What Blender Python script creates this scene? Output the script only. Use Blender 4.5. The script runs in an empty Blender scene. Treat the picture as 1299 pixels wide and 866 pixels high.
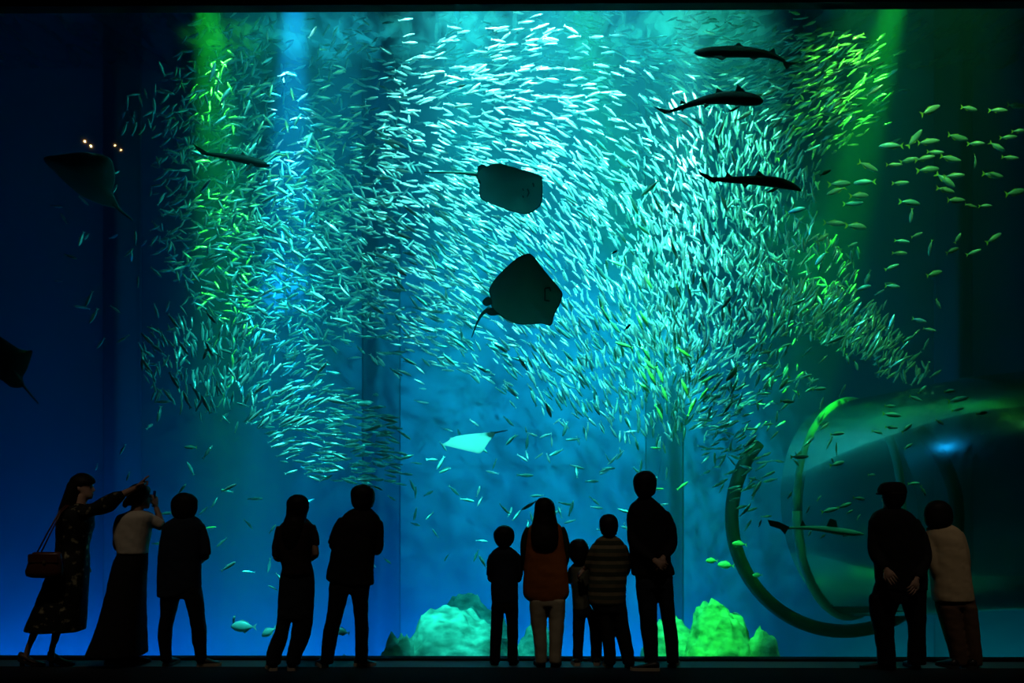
import bpy, bmesh, math, random
import numpy as np
from mathutils import Vector, Matrix, noise

# ------------------------------------------------------------------ camera, world, light, exposure
SC = bpy.context.scene
COL = SC.collection
F = 1480.0            # focal length in pixels of the 1299 x 866 frame
CX, HY = 649.5, 609.0 # principal column and horizon row
EYE = 1.6             # camera height above the hall floor

def at(px, py, D):
    """pixel + distance from the camera plane -> point"""
    return Vector(((px - CX) * D / F, D, EYE - (py - HY) * D / F))

cam = bpy.data.cameras.new('camera')
cam.sensor_width = 36.0
cam.lens = F / 1299.0 * 36.0
cam.shift_y = (HY - 433.0) / 1299.0
cam.clip_end = 200
co = bpy.data.objects.new('camera', cam)
co.location = (0, 0, EYE)
co.rotation_euler = (math.pi / 2, 0, 0)
COL.objects.link(co)
SC.camera = co

w = bpy.data.worlds.new('world')
SC.world = w
w.use_nodes = True
w.node_tree.nodes['Background'].inputs[0].default_value = (0.0, 0.0, 0.0, 1)
w.node_tree.nodes['Background'].inputs[1].default_value = 0.0

SC.view_settings.view_transform = 'Standard'
SC.view_settings.look = 'None'
SC.view_settings.exposure = 0.0
SC.view_settings.gamma = 1.0
SC.view_settings.use_curve_mapping = False
SC.cycles.use_denoising = True
SC.cycles.max_bounces = 5
SC.cycles.diffuse_bounces = 2
SC.cycles.glossy_bounces = 2
SC.cycles.transmission_bounces = 3
SC.cycles.transparent_max_bounces = 24
SC.cycles.volume_bounces = 0
SC.cycles.caustics_reflective = False
SC.cycles.caustics_refractive = False
SC.cycles.sample_clamp_indirect = 4.0

def spot(src, tgt, color, power, deg, blend=0.4, radius=0.12):  # also makes the hall lamps and the added fill lights
    l = bpy.data.lights.new('spotlight', 'SPOT')
    l.energy = power
    l.color = color
    l.spot_size = math.radians(deg)
    l.spot_blend = blend
    l.shadow_soft_size = radius
    o = bpy.data.objects.new('spotlight', l)
    o.location = src
    o.rotation_euler = (Vector(tgt) - Vector(src)).to_track_quat('-Z', 'Y').to_euler()
    COL.objects.link(o)
    return o

def area(src, tgt, color, power, sx, sy, name='added_uplight'):
    l = bpy.data.lights.new(name, 'AREA')
    l.shape = 'RECTANGLE'
    l.size, l.size_y = sx, sy
    l.energy = power
    l.color = color
    o = bpy.data.objects.new(name, l)
    o.location = src
    o.rotation_euler = (Vector(tgt) - Vector(src)).to_track_quat('-Z', 'Y').to_euler()
    COL.objects.link(o)
    return o

ZS = 8.4     # water level
ZL = 9.2     # lamps hang over the water
TB = 19.3    # back wall of the tank
def T(D): return 10.5 + (D - 10.5) * 1.4   # distances inside the tank
def xat(px, D): return (px - CX) * D / F

CYAN = (0.20, 0.95, 1.0)
BLUE = (0.02, 0.42, 1.0)
GREEN = (0.10, 1.0, 0.08)
TEAL = (0.10, 1.0, 0.72)
YEL = (0.55, 1.0, 0.05)

YF = 10.85   # the row of floodlights hangs just behind the glass, tilted inwards
# the big cyan floodlights over the middle of the tank
spot((xat(590, 12.0), YF, ZL), at(630, 230, 15.4), (0.40, 1.0, 0.84), 21000, 40, 0.8)
spot((xat(760, 12.0), YF, ZL), at(760, 290, 15.4), (0.36, 1.0, 0.90), 21000, 38, 0.8)
spot((xat(900, 12.5), YF, ZL), at(875, 250, 15.4), (0.28, 1.0, 0.52), 14500, 31, 0.8)
# steep cyan-blue shaft and its green neighbour on the left
spot((xat(392, 15.4), 14.6, ZL), at(362, 420, 15.6), (0.03, 0.50, 1.0), 44000, 12, 0.8, 0.05)
spot((xat(400, 12.5), YF, ZL), at(365, 240, 15.4), (0.20, 1.0, 0.46), 3400, 30, 0.9)
spot((xat(268, 15.4), 14.8, ZL), at(288, 330, 15.8), (0.10, 1.0, 0.04), 30000, 14, 0.9, 0.05)
# two narrow white pin-spots added to make the fish flash
spot((xat(870, 12.0), YF, ZL), at(868, 172, 15.3), (1.0, 1.0, 0.72), 90000, 7, 1.0)
spot((xat(420, 12.0), YF, ZL), at(372, 108, 15.4), (0.7, 0.95, 1.0), 70000, 5, 1.0)
# teal light on the drifting lower-left part of the school
spot((xat(370, 12.3), YF, ZL), at(350, 510, 15.0), (0.10, 0.95, 0.75), 8000, 24, 0.9)
# cyan fill added to brighten the low stragglers and the breams
spot((xat(700, 12.3), YF, ZL), at(700, 610, 14.6), (0.10, 0.95, 0.85), 10500, 27, 0.9)
spot((xat(520, 12.3), YF, ZL), at(335, 775, 14.2), (0.20, 1.0, 0.9), 20000, 14, 0.9)
# a narrow lamp added to brighten the pale ray
spot((xat(600, 12.3), YF, ZL), at(595, 560, T(12.0)), (0.15, 1.0, 0.85), 9000, 7, 0.8)
# green shaft on the right, slanting down to the left
spot((xat(1150, 15.4), 14.6, ZL), at(1066, 270, 15.8), (0.10, 1.0, 0.03), 22000, 15, 1.0, 0.05)
spot((xat(1190, 12.5), YF, ZL), at(1062, 115, 16.0), (0.35, 1.0, 0.05), 11000, 13, 0.9)
# yellow-green light over the fish in the dark right-hand water
spot((xat(1210, 12.3), YF, ZL), at(1150, 300, 14.2), (0.45, 1.0, 0.20), 1700, 34, 0.9)
spot((xat(1080, 12.3), YF, ZL), at(1060, 560, 13.6), (0.15, 1.0, 0.40), 3000, 24, 0.9)  # added to brighten the fish around the tunnel
# rocks
spot((xat(600, 12.6), 10.9, ZL), at(590, 800, T(13.4)), (0.10, 1.0, 0.76), 36000, 12, 0.8)
spot((0.0, 10.9, ZL), at(897, 805, T(13.2)), (0.10, 1.0, 0.08), 36000, 10, 0.8)
# a narrow blue lamp trained on the tunnel's flank, where it glances off the acrylic
spot((-1.5, YF, ZL), at(1245, 570, 14.2), (0.03, 0.42, 1.0), 5000, 7, 0.8, 0.1)
# lamps added high over the back of the tank to brighten the rippled surface
spot((xat(410, 17.6), 17.4, 11.8), (xat(410, 17.6), 18.0, ZS), (0.05, 0.75, 1.0), 800, 44, 1.0)
spot((xat(600, 17.6), 17.4, 11.8), (xat(600, 17.6), 18.0, ZS), (0.10, 0.95, 0.9), 800, 60, 1.0)
spot((xat(850, 17.6), 17.4, 11.8), (xat(850, 17.6), 18.0, ZS), (0.10, 1.0, 0.75), 900, 60, 1.0)
spot((xat(290, 17.6), 17.4, 11.8), (xat(290, 17.6), 18.0, ZS), (0.08, 1.0, 0.10), 420, 30, 1.0)
# unseen blue lights added below the sill to brighten the back wall's foot
area((-7.0, 18.3, -2.0), (-7.0, TB, -0.9), (0.0, 0.32, 0.85), 120, 4.8, 0.3)
area((-1.9, 18.2, -2.0), (-1.9, TB, -0.7), (0.0, 0.32, 0.85), 125, 4.4, 0.3)
area((1.9, 18.2, -2.0), (1.9, TB, -0.7), (0.0, 0.34, 0.85), 85, 2.4, 0.3)
area((7.2, 18.3, -2.0), (7.2, TB, -0.9), (0.0, 0.60, 0.36), 36, 4.4, 0.3)
# the hall's dim warm downlights aimed at the visitors, and two tiny ones high at the side that glint in the glass
for q in range(7):
    hx = -4.5 + 1.5 * q
    spot((hx, 6.0, 6.9), (hx, 9.95, 0.95), (1.0, 0.82, 0.60), 82, 21, 0.8, 0.05)
spot((-6.34, 4.0, 6.5), (0.5, 10.0, 0.9), (1.0, 0.60, 0.20), 6, 80, 0.6, 0.012)
spot((-5.90, 4.0, 6.44), (2.5, 10.0, 0.9), (1.0, 0.60, 0.20), 4, 80, 0.6, 0.010)

# ------------------------------------------------------------------ materials
def mat(name, base, rough=0.6, metal=0.0, spec=0.3, var=0.0, vscale=6.0, base2=None, bump=0.0, bscale=40.0, coords='Object', stretch=None):
    m = bpy.data.materials.new(name)
    m.use_nodes = True
    nt = m.node_tree
    b = nt.nodes['Principled BSDF']
    b.inputs['Base Color'].default_value = (*base, 1)
    b.inputs['Roughness'].default_value = rough
    b.inputs['Metallic'].default_value = metal
    b.inputs['Specular IOR Level'].default_value = spec
    tc = nt.nodes.new('ShaderNodeTexCoord')
    mp = nt.nodes.new('ShaderNodeMapping')
    nt.links.new(tc.outputs[coords], mp.inputs[0])
    if stretch: mp.inputs['Scale'].default_value = stretch
    if base2 is not None:
        n = nt.nodes.new('ShaderNodeTexNoise')
        n.inputs['Scale'].default_value = vscale
        n.inputs['Detail'].default_value = 5
        nt.links.new(mp.outputs[0], n.inputs['Vector'])
        r = nt.nodes.new('ShaderNodeValToRGB')
        r.color_ramp.elements[0].position = 0.5 - 0.5 * (1 - var)
        r.color_ramp.elements[1].position = 0.5 + 0.5 * (1 - var)
        r.color_ramp.elements[0].color = (*base, 1)
        r.color_ramp.elements[1].color = (*base2, 1)
        nt.links.new(n.outputs['Fac'], r.inputs[0])
        nt.links.new(r.outputs[0], b.inputs['Base Color'])
    if bump:
        n2 = nt.nodes.new('ShaderNodeTexNoise')
        n2.inputs['Scale'].default_value = bscale
        n2.inputs['Detail'].default_value = 4
        nt.links.new(mp.outputs[0], n2.inputs['Vector'])
        bp = nt.nodes.new('ShaderNodeBump')
        bp.inputs['Strength'].default_value = bump
        nt.links.new(n2.outputs['Fac'], bp.inputs['Height'])
        nt.links.new(bp.outputs[0], b.inputs['Normal'])
    return m

M = {}
M['black'] = mat('black_paint', (0.006, 0.006, 0.007), 0.7, spec=0.1)
M['carpet'] = mat('dark_carpet', (0.010, 0.013, 0.014), 0.95, spec=0.05, base2=(0.020, 0.024, 0.026), vscale=60, var=0.4, bump=0.4, bscale=300)
M['border'] = mat('glow_tinted_strip', (0.05, 0.15, 0.18), 0.55, spec=0.3, base2=(0.07, 0.19, 0.23), vscale=30, var=0.3, bump=0.1, bscale=120)  # teal glow from the tank is put into the strip's colour
M['tank_wall'] = mat('blue_tank_wall', (0.02, 0.165, 0.40), 0.85, spec=0.1, base2=(0.03, 0.20, 0.47), vscale=0.8, var=0.3, bump=0.15, bscale=8)
M['pillar'] = mat('dark_pillar', (0.016, 0.11, 0.24), 0.85, spec=0.1, base2=(0.022, 0.135, 0.28), vscale=2)
M['sand'] = mat('tank_sand', (0.30, 0.30, 0.26), 0.95, base2=(0.42, 0.40, 0.34), vscale=20, bump=0.4, bscale=60)
M['rock'] = mat('pale_rock', (0.20, 0.21, 0.17), 0.9, spec=0.1, base2=(0.75, 0.75, 0.64), vscale=5.5, var=0.62, bump=1.0, bscale=13, stretch=(1, 1, 2.2))
M['steel'] = mat('dark_steel', (0.03, 0.035, 0.04), 0.45, metal=0.3)

def glassy(name, tint, ior, rough, boost=1.0, bump=0.0):
    m = bpy.data.materials.new(name)
    m.use_nodes = True
    nt = m.node_tree
    nt.nodes.remove(nt.nodes['Principled BSDF'])
    out = nt.nodes['Material Output']
    t = nt.nodes.new('ShaderNodeBsdfTransparent'); t.inputs[0].default_value = (*tint, 1)
    g = nt.nodes.new('ShaderNodeBsdfGlossy'); g.inputs['Roughness'].default_value = rough
    fr = nt.nodes.new('ShaderNodeFresnel'); fr.inputs[0].default_value = ior
    mx = nt.nodes.new('ShaderNodeMixShader')
    fac = fr.outputs[0]
    if boost != 1.0:
        mm = nt.nodes.new('ShaderNodeMath'); mm.operation = 'MULTIPLY'; mm.use_clamp = True
        nt.links.new(fac, mm.inputs[0]); mm.inputs[1].default_value = boost
        fac = mm.outputs[0]
    nt.links.new(fac, mx.inputs[0])
    nt.links.new(t.outputs[0], mx.inputs[1])
    nt.links.new(g.outputs[0], mx.inputs[2])
    nt.links.new(mx.outputs[0], out.inputs['Surface'])
    return m
M['acrylic'] = glassy('clear_acrylic', (0.96, 0.985, 0.98), 1.25, 0.02)
M['tunnel'] = glassy('tinted_acrylic', (0.44, 0.62, 0.55), 1.4, 0.22, 1.2)

def surface_mat():
    m = bpy.data.materials.new('rippled_water_surface')
    m.use_nodes = True
    nt = m.node_tree
    nt.nodes.remove(nt.nodes['Principled BSDF'])
    out = nt.nodes['Material Output']
    t = nt.nodes.new('ShaderNodeBsdfTransparent'); t.inputs[0].default_value = (0.95, 1, 1, 1)
    g = nt.nodes.new('ShaderNodeBsdfGlossy'); g.inputs['Roughness'].default_value = 0.12
    tr = nt.nodes.new('ShaderNodeBsdfTranslucent'); tr.inputs[0].default_value = (0.8, 1, 1, 1)
    a = nt.nodes.new('ShaderNodeMixShader')
    tc = nt.nodes.new('ShaderNodeTexCoord'); mp = nt.nodes.new('ShaderNodeMapping'); mp.inputs['Scale'].default_value = (1.0, 0.35, 1.0); mp.inputs['Rotation'].default_value = (0, 0, 0.5)
    ns_ = nt.nodes.new('ShaderNodeTexNoise'); ns_.inputs['Scale'].default_value = 3.2; ns_.inputs['Detail'].default_value = 6; ns_.inputs['Distortion'].default_value = 0.8
    rp = nt.nodes.new('ShaderNodeValToRGB'); rp.color_ramp.elements[0].position = 0.38; rp.color_ramp.elements[1].position = 0.66
    nt.links.new(tc.outputs['Object'], mp.inputs[0]); nt.links.new(mp.outputs[0], ns_.inputs['Vector']); nt.links.new(ns_.outputs['Fac'], rp.inputs[0]); nt.links.new(rp.outputs[0], a.inputs[0])
    b = nt.nodes.new('ShaderNodeMixShader'); b.inputs[0].default_value = 0.45
    nt.links.new(g.outputs[0], a.inputs[1]); nt.links.new(tr.outputs[0], a.inputs[2])
    nt.links.new(t.outputs[0], b.inputs[1]); nt.links.new(a.outputs[0], b.inputs[2])
    nt.links.new(b.outputs[0], out.inputs['Surface'])
    return m
M['surface'] = surface_mat()

def water_mat():
    m = bpy.data.materials.new('tank_water')
    m.use_nodes = True
    nt = m.node_tree
    nt.nodes.remove(nt.nodes['Principled BSDF'])
    out = nt.nodes['Material Output']
    s = nt.nodes.new('ShaderNodeVolumeScatter')
    s.inputs['Color'].default_value = (0.15, 0.75, 1.0, 1)
    s.inputs['Density'].default_value = 0.050
    s.inputs['Anisotropy'].default_value = 0.15
    ab = nt.nodes.new('ShaderNodeVolumeAbsorption')
    ab.inputs['Color'].default_value = (0.0, 0.86, 0.93, 1)
    ab.inputs['Density'].default_value = 0.20
    ad = nt.nodes.new('ShaderNodeAddShader')
    nt.links.new(s.outputs[0], ad.inputs[0]); nt.links.new(ab.outputs[0], ad.inputs[1])
    nt.links.new(ad.outputs[0], out.inputs['Volume'])
    return m
M['water'] = water_mat()

# ------------------------------------------------------------------ helpers
def link(name, me, m=None, parent=None, loc=None):
    o = bpy.data.objects.new(name, me)
    COL.objects.link(o)
    if m is not None and me is not None and len(me.materials) == 0:
        me.materials.append(m)
    if parent is not None: o.parent = parent
    if loc is not None: o.location = loc
    return o

def tag(o, label=None, cat=None, group=None, kind=None):
    if label: o['label'] = label
    if cat: o['category'] = cat
    if group: o['group'] = group
    if kind: o['kind'] = kind
    return o

def empty(name, loc=(0, 0, 0)):
    o = bpy.data.objects.new(name, None)
    o.location = loc
    o.empty_display_size = 0.1
    COL.objects.link(o)
    return o

def mesh(name, verts, faces, smooth=False):
    me = bpy.data.meshes.new(name)
    me.from_pydata([tuple(v) for v in verts], [], faces)
    me.update()
    if smooth:
        me.polygons.foreach_set('use_smooth', [True] * len(me.polygons))
    return me

def fix_normals(me):
    bm = bmesh.new(); bm.from_mesh(me)
    bmesh.ops.recalc_face_normals(bm, faces=bm.faces)
    bm.to_mesh(me); bm.free()
    return me

def box_mesh(name, lo, hi, bevel=0.0):
    bm = bmesh.new()
    bmesh.ops.create_cube(bm, size=1.0)
    for v in bm.verts:
        v.co = Vector([lo[i] + (v.co[i] + 0.5) * (hi[i] - lo[i]) for i in range(3)])
    if bevel:
        bmesh.ops.bevel(bm, geom=bm.edges[:], offset=bevel, segments=2, affect='EDGES')
    me = bpy.data.meshes.new(name)
    bm.to_mesh(me); bm.free()
    return me

def prism_line(name, x0, x1, dy0, dy1, z0, z1, bevel=0.0):
    """box that follows the slightly skewed line of the window: y = 10.5 - 0.0125 x"""
    me = box_mesh(name, (x0, 0, z0), (x1, 1, z1), 0)
    for v in me.vertices:
        dy = dy0 if v.co.y < 0.5 else dy1
        v.co.y = 10.5 - 0.0125 * v.co.x + dy
    if bevel:
        bm = bmesh.new(); bm.from_mesh(me)
        bmesh.ops.bevel(bm, geom=bm.edges[:], offset=bevel, segments=2, affect='EDGES')
        bm.to_mesh(me); bm.free()
    return me

def structure(name, me, m, label, parent=None):
    o = link(name, me, m, parent)
    if parent is None: tag(o, label, None, None, 'structure')
    return o

# ------------------------------------------------------------------ the hall
ZT = 5.82
structure('floor', box_mesh('floor', (-7.2, -3.2, -0.25), (7.2, 10.02, 0.0)), M['carpet'], 'dark carpeted floor of the viewing hall')
structure('floor_border', prism_line('floor_border', -7.2, 7.2, -0.51, -0.161, -0.25, 0.0), M['border'], 'narrow floor strip coloured with teal tank glow along the foot of the window')
# make the carpet reach the strip exactly
fl = bpy.data.objects['floor'].data
for v in fl.vertices:
    if v.co.y > 5: v.co.y = 10.5 - 0.0125 * v.co.x - 0.511
structure('trim_1', prism_line('sill', -7.2, 7.2, -0.16, 0.0, -0.25, 0.02, 0.004), M['black'], 'low black sill under the aquarium window')
structure('wall_front', prism_line('wall_front', -7.2, 7.2, -0.16, 0.0, ZT, 10.4), M['black'], 'black wall above the aquarium window')
structure('wall_left', box_mesh('wall_left', (-7.6, -3.2, -0.25), (-7.2, 10.58, 7.0)), M['black'], 'black left wall of the viewing hall')
structure('wall_right', box_mesh('wall_right', (7.2, -3.2, -0.25), (7.6, 10.40, 7.0)), M['black'], 'black right wall of the viewing hall')
structure('wall_back', box_mesh('wall_back', (-7.6, -3.6, -0.25), (7.6, -3.2, 7.0)), M['black'], 'black rear wall of the viewing hall')
structure('ceiling', box_mesh('ceiling', (-7.6, -3.6, 7.0), (7.6, 10.4, 7.2)), M['black'], 'black ceiling of the viewing hall')
win = empty('window_1', (0, 10.5, 0))
tag(win, 'huge clear acrylic aquarium window in bonded panels', None, None, 'structure')
xs = [-7.2, -6.0, xat(150, 10.6), xat(495, 10.5), xat(845, 10.5), xat(1192, 10.4), 6.3, 7.2]
for i in range(len(xs) - 1):
    pm = prism_line('acrylic_panel', xs[i], xs[i + 1], -0.14, -0.02, 0.0201, ZT - 0.0001)
    bm = bmesh.new(); bm.from_mesh(pm)      # bonded edges: no open end faces
    bmesh.ops.delete(bm, geom=[f for f in bm.faces if abs(f.normal.y) < 0.5], context='FACES')
    bm.to_mesh(pm); bm.free()
    p = link('acrylic_panel', pm, M['acrylic'])
    p.parent = win
    p.matrix_parent_inverse = Matrix.Translation((0, -10.5, 0))

# ------------------------------------------------------------------ the tank shell
structure('wall_tank_back', box_mesh('wall_tank_back', (-9.9, TB, -2.5), (9.9, TB + 0.3, 10.4)), M['tank_wall'], 'blue painted back wall of the tank')
structure('wall_tank_left', box_mesh('wall_tank_left', (-9.9, 10.75, -2.5), (-9.6, TB, 10.4)), M['tank_wall'], 'blue painted left wall of the tank')
structure('wall_tank_right', box_mesh('wall_tank_right', (9.6, 10.75, -2.5), (9.9, TB, 10.4)), M['tank_wall'], 'blue painted right wall of the tank')
structure('floor_tank', box_mesh('floor_tank', (-9.9, 10.55, -2.5), (9.9, TB, -2.1)), M['sand'], 'pale sandy floor of the tank')
structure('wall_tank_front', prism_line('wall_tank_front', -9.9, 9.9, -0.16, 0.0, -2.1, -0.25), M['black'], 'dark wall under the aquarium window')
k = 2
for px in (150, 482, 845, 1215):
    x = xat(px, 19.1)
    pv, pf = [], []
    for zz in (-2.1, 9.6):
        for q in range(17):
            t = q / 8 - 1
            pv.append((x + 0.32 * t, TB - 0.001 - 0.30 * math.cos(t * math.pi / 2) ** 2, zz))
    for q in range(16): pf.append((q, q + 1, q + 18, q + 17))
    pf += [tuple(range(17)), tuple(range(17, 34)), (0, 16, 33, 17)]
    pm_ = fix_normals(mesh('pillar', pv, pf))
    for p_ in list(pm_.polygons)[:16]: p_.use_smooth = True
    structure('trim_%d' % k, pm_, M['pillar'], 'dark upright pillar against the back wall of the tank')
    k += 1

# rippled water surface, seen from below
nx, ny = 150, 70
X = np.linspace(-9.6, 9.6, nx); Y = np.linspace(10.8, TB, ny)
vs, fs = [], []
for j in range(ny):
    for i in range(nx):
        p = Vector((X[i] * 1.1 + Y[j] * 0.5, Y[j] * 1.7, 0.3))
        h = 0.055 * noise.noise(p) + 0.028 * noise.noise(p * 2.7) + 0.012 * noise.noise(p * 6.1)
        vs.append((X[i], Y[j], ZS + h))
for j in range(ny - 1):
    for i in range(nx - 1):
        a = j * nx + i
        fs.append((a, a + 1, a + nx + 1, a + nx))
structure('water_surface', mesh('water_surface', vs, fs, True), M['surface'], 'rippled underside of the water surface at the top of the tank')
wv = link('water', prism_line('water', -9.59, 9.59, 0.005, 6.0, -2.09, ZS - 0.12), M['water'])
for v in wv.data.vertices:
    if v.co.y > 14: v.co.y = TB - 0.002
tag(wv, 'hazy blue-green water filling the tank', None, None, 'structure')

# ------------------------------------------------------------------ the sardine school
rng = np.random.default_rng(7)
random.seed(5)

def loft_fish(rings, nseg, bend=0.0, tail=None, dorsal=None, thick=0.004):
    """rings: (x, z centre, half height, half width); unit length, head at +x"""
    V, Fc = [], []
    for (x, zc, hh, hw) in rings:
        for k in range(nseg):
            a = 2 * math.pi * k / nseg
            V.append([x, hw * math.sin(a), zc + hh * math.cos(a)])
    n = len(rings)
    for i in range(n - 1):
        for k in range(nseg):
            a = i * nseg + k; b = i * nseg + (k + 1) % nseg
            Fc.append((a, b, b + nseg, a + nseg))
    Fc.append(tuple(range(nseg)))
    Fc.append(tuple(range((n - 1) * nseg, n * nseg))[::-1])
    def fin(poly):
        s = len(V); m_ = len(poly)
        for sgn in (-1, 1):
            for (x, z, t) in poly:
                V.append([x, sgn * thick * t, z])
        Fc.append(tuple(range(s, s + m_)))
        Fc.append(tuple(range(s + m_, s + 2 * m_))[::-1])
        for q in range(m_):
            r = (q + 1) % m_
            Fc.append((s + q, s + m_ + q, s + m_ + r, s + r))
    for poly in (tail or []): fin(poly)
    for poly in (dorsal or []): fin(poly)
    V = np.array(V)
    if bend:
        V[:, 1] += bend * (V[:, 0] ** 2) * 2.0 - bend * 0.15
    return V, Fc

SARD = [(0.50, 0.0, 0.012, 0.010), (0.44, 0.0, 0.045, 0.034), (0.30, -0.004, 0.085, 0.058), (0.10, -0.006, 0.105, 0.066),
        (-0.12, -0.004, 0.088, 0.055), (-0.30, 0.0, 0.050, 0.032), (-0.40, 0.0, 0.024, 0.016)]
STAIL = [[(-0.38, 0.022, 1), (-0.52, 0.10, .4), (-0.46, 0.0, .6), (-0.38, -0.022, 1)], [(-0.38, 0.022, 1), (-0.46, 0.0, .6), (-0.52, -0.10, .4), (-0.38, -0.022, 1)]]
SDORS = [[(0.06, 0.09, 1), (-0.04, 0.135, .4), (-0.08, 0.08, 1)]]
VAR = [loft_fish(SARD, 6, b, STAIL, SDORS) for b in (-0.12, -0.05, 0.0, 0.06, 0.13)]

def silver(name, base, rough, metal):
    m = mat(name, base, rough, metal, 0.6)
    return m
M['sardine'] = silver('silver_sardine_skin', (0.86, 0.90, 0.88), 0.28, 0.45)

# flow of the school over the picture: (px, py, tilt in degrees, clockwise from level)
FLOW = [(560, 100, -14), (650, 75, -10), (740, 100, 0), (800, 130, 25), (850, 150, 55), (880, 230, 65), (760, 200, 38), (620, 180, 24),
        (540, 170, 22), (530, 300, 28), (600, 300, 34), (700, 300, 48), (780, 330, 60), (830, 330, 74), (880, 350, 86), (700, 450, 55),
        (620, 430, 35), (760, 480, 66), (800, 520, 80), (520, 430, 20), (260, 250, -38), (300, 350, 20), (400, 400, 10), (240, 450, 72),
        (280, 480, 100), (330, 450, 118), (380, 500, 152), (430, 540, 185), (460, 570, 186), (940, 200, 100), (1000, 250, 105), (950, 330, 82),
        (1060, 400, 120), (1100, 420, 124), (1060, 110, -32), (1000, 100, -20), (950, 480, 138), (940, 580, 154), (250, 120, -50), (320, 80, -40),
        (450, 150, -8), (450, 250, 10), (960, 40, -8), (850, 50, 8)]
FL = np.array(FLOW, float)
def flow(px, py):
    d2 = (FL[:, 0] - px) ** 2 + (FL[:, 1] - py) ** 2 + 400.0
    wt = 1.0 / d2 ** 1.6
    a = np.radians(FL[:, 2]) * 2
    return 0.5 * math.atan2((wt * np.sin(a)).sum(), (wt * np.cos(a)).sum())

# blobs of the school: px, py, rx, ry, tilt, count, jitter of heading (deg), depth range, chance of the big silver flash side
BLOBS = [
    (640, 200, 165, 175, 0, 820, 11, 12.2, 14.2),
    (700, 350, 200, 160, 20, 760, 12, 12.2, 14.2),
    (790, 470, 130, 85, 25, 330, 16, 12.4, 14.4),
    (890, 330, 110, 215, 0, 900, 24, 12.6, 15.0),
    (950, 230, 90, 130, 0, 430, 22, 12.8, 15.2),
    (780, 75, 290, 62, 0, 420, 12, 13.0, 15.4),
    (1030, 120, 110, 75, -20, 520, 14, 13.0, 15.0),
    (940, 70, 130, 55, 0, 220, 18, 13.4, 15.4),
    (310, 240, 115, 175, 0, 760, 42, 12.8, 15.2),
    (390, 330, 120, 120, 0, 520, 40, 12.4, 14.6),
    (290, 100, 75, 90, 0, 220, 45, 13.4, 15.4),
    (455, 200, 70, 180, 0, 380, 32, 12.8, 15.2),
    (520, 400, 90, 80, 0, 180, 20, 12.6, 14.4),
    (250, 460, 75, 62, 10, 170, 22, 12.2, 13.8),
    (345, 480, 80, 60, 10, 150, 20, 12.2, 13.8),
    (425, 550, 95, 58, 20, 330, 12, 12.2, 13.8),
    (930, 440, 95, 110, 0, 260, 30, 12.6, 14.6),
    (1065, 405, 85, 36, 24, 330, 16, 12.6, 14.2),
    (1030, 350, 75, 60, 0, 130, 35, 12.8, 14.4),
    (935, 585, 38, 70, -15, 70, 22, 12.6, 13.6),
    (1150, 465, 40, 18, 5, 45, 25, 13.0, 14.2),
    (680, 620, 190, 95, 0, 95, 75, 12.0, 14.5),
    (230, 560, 110, 150, 0, 36, 60, 12.0, 14.0),
    (120, 330, 60, 130, 0, 20, 60, 12.0, 14.0),
    (330, 690, 180, 60, 0, 30, 60, 12.2, 14.5),
    (980, 520, 110, 80, 0, 40, 50, 12.2, 14.0),
    (190, 140, 40, 30, 0, 26, 50, 12.8, 14.0),
    (680, 250, 220, 250, 0, 650, 18, 14.0, 15.6),
    (330, 260, 140, 190, 0, 420, 45, 14.0, 15.6),
    (900, 300, 130, 230, 0, 350, 30, 14.2, 15.6),
]
pos, hd, up, ln, vid = [], [], [], [], []
for (bx, by, rx, ry, tilt, cnt, jit, d0, d1) in BLOBS:
    ct, st = math.cos(math.radians(tilt)), math.sin(math.radians(tilt))
    for _ in range(cnt):
        r = rng.random() ** 0.5 * (1.0 + 0.25 * rng.normal() * (rng.random() < 0.35))
        a = rng.random() * 2 * math.pi
        u, v = r * math.cos(a) * rx, r * math.sin(a) * ry
        px, py = bx + u * ct - v * st, by + u * st + v * ct
        if py < -20 or py > 815: continue
        D = T(d0 + 0.55 + (d1 - d0) * rng.random() * 0.95)
        p = at(px, py, D)
        if p.z > ZS - 0.25: continue
        th = flow(px, py) + math.radians(rng.normal() * jit)
        if rng.random() < 0.12: th += math.pi
        yaw = rng.normal() * 0.42                       # turned towards or away from the glass
        h = Vector((math.cos(th) * math.cos(yaw), math.sin(yaw), -math.sin(th) * math.cos(yaw)))
        side = Vector((0, 1, 0)).cross(h)
        side = Vector((0, -1, 0)) - h * h.dot(Vector((0, -1, 0)))   # flank towards the glass
        side.normalize()
        n_ = h.cross(side)
        if n_.z < 0: n_ = -n_
        roll = rng.normal() * 0.45
        upv = (Matrix.Rotation(roll, 3, h) @ n_)
        pos.append(p); hd.append(h); up.append(upv)
        ln.append(0.178 * (1 + 0.13 * rng.normal()))
        vid.append(int(rng.integers(0, len(VAR))))
N = len(pos)
def pix(p): return CX + p.x * F / p.y, HY - (p.z - EYE) * F / p.y
order = sorted(range(N), key=lambda i: -ln[i] * (0.25 + abs(hd[i].x) + abs(hd[i].z)) * (1.25 if pos[i].y < T(13.8) else 1.0))
near = [i for i in order if 20 < pix(pos[i])[0] < 1280 and 25 < pix(pos[i])[1] < 600 or pix(pos[i])[1] >= 600][:300]
placed = []
for i in near:                       # the near layer swims clear of the rest of the school
    px, py = pix(pos[i])
    for _ in range(30):
        p = at(px, py, T(12.2 + 0.4 * rng.random()))
        if all((p - q).length > 0.21 for q in placed): break
    placed.append(p); pos[i] = p
nearset = set(near)
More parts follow.
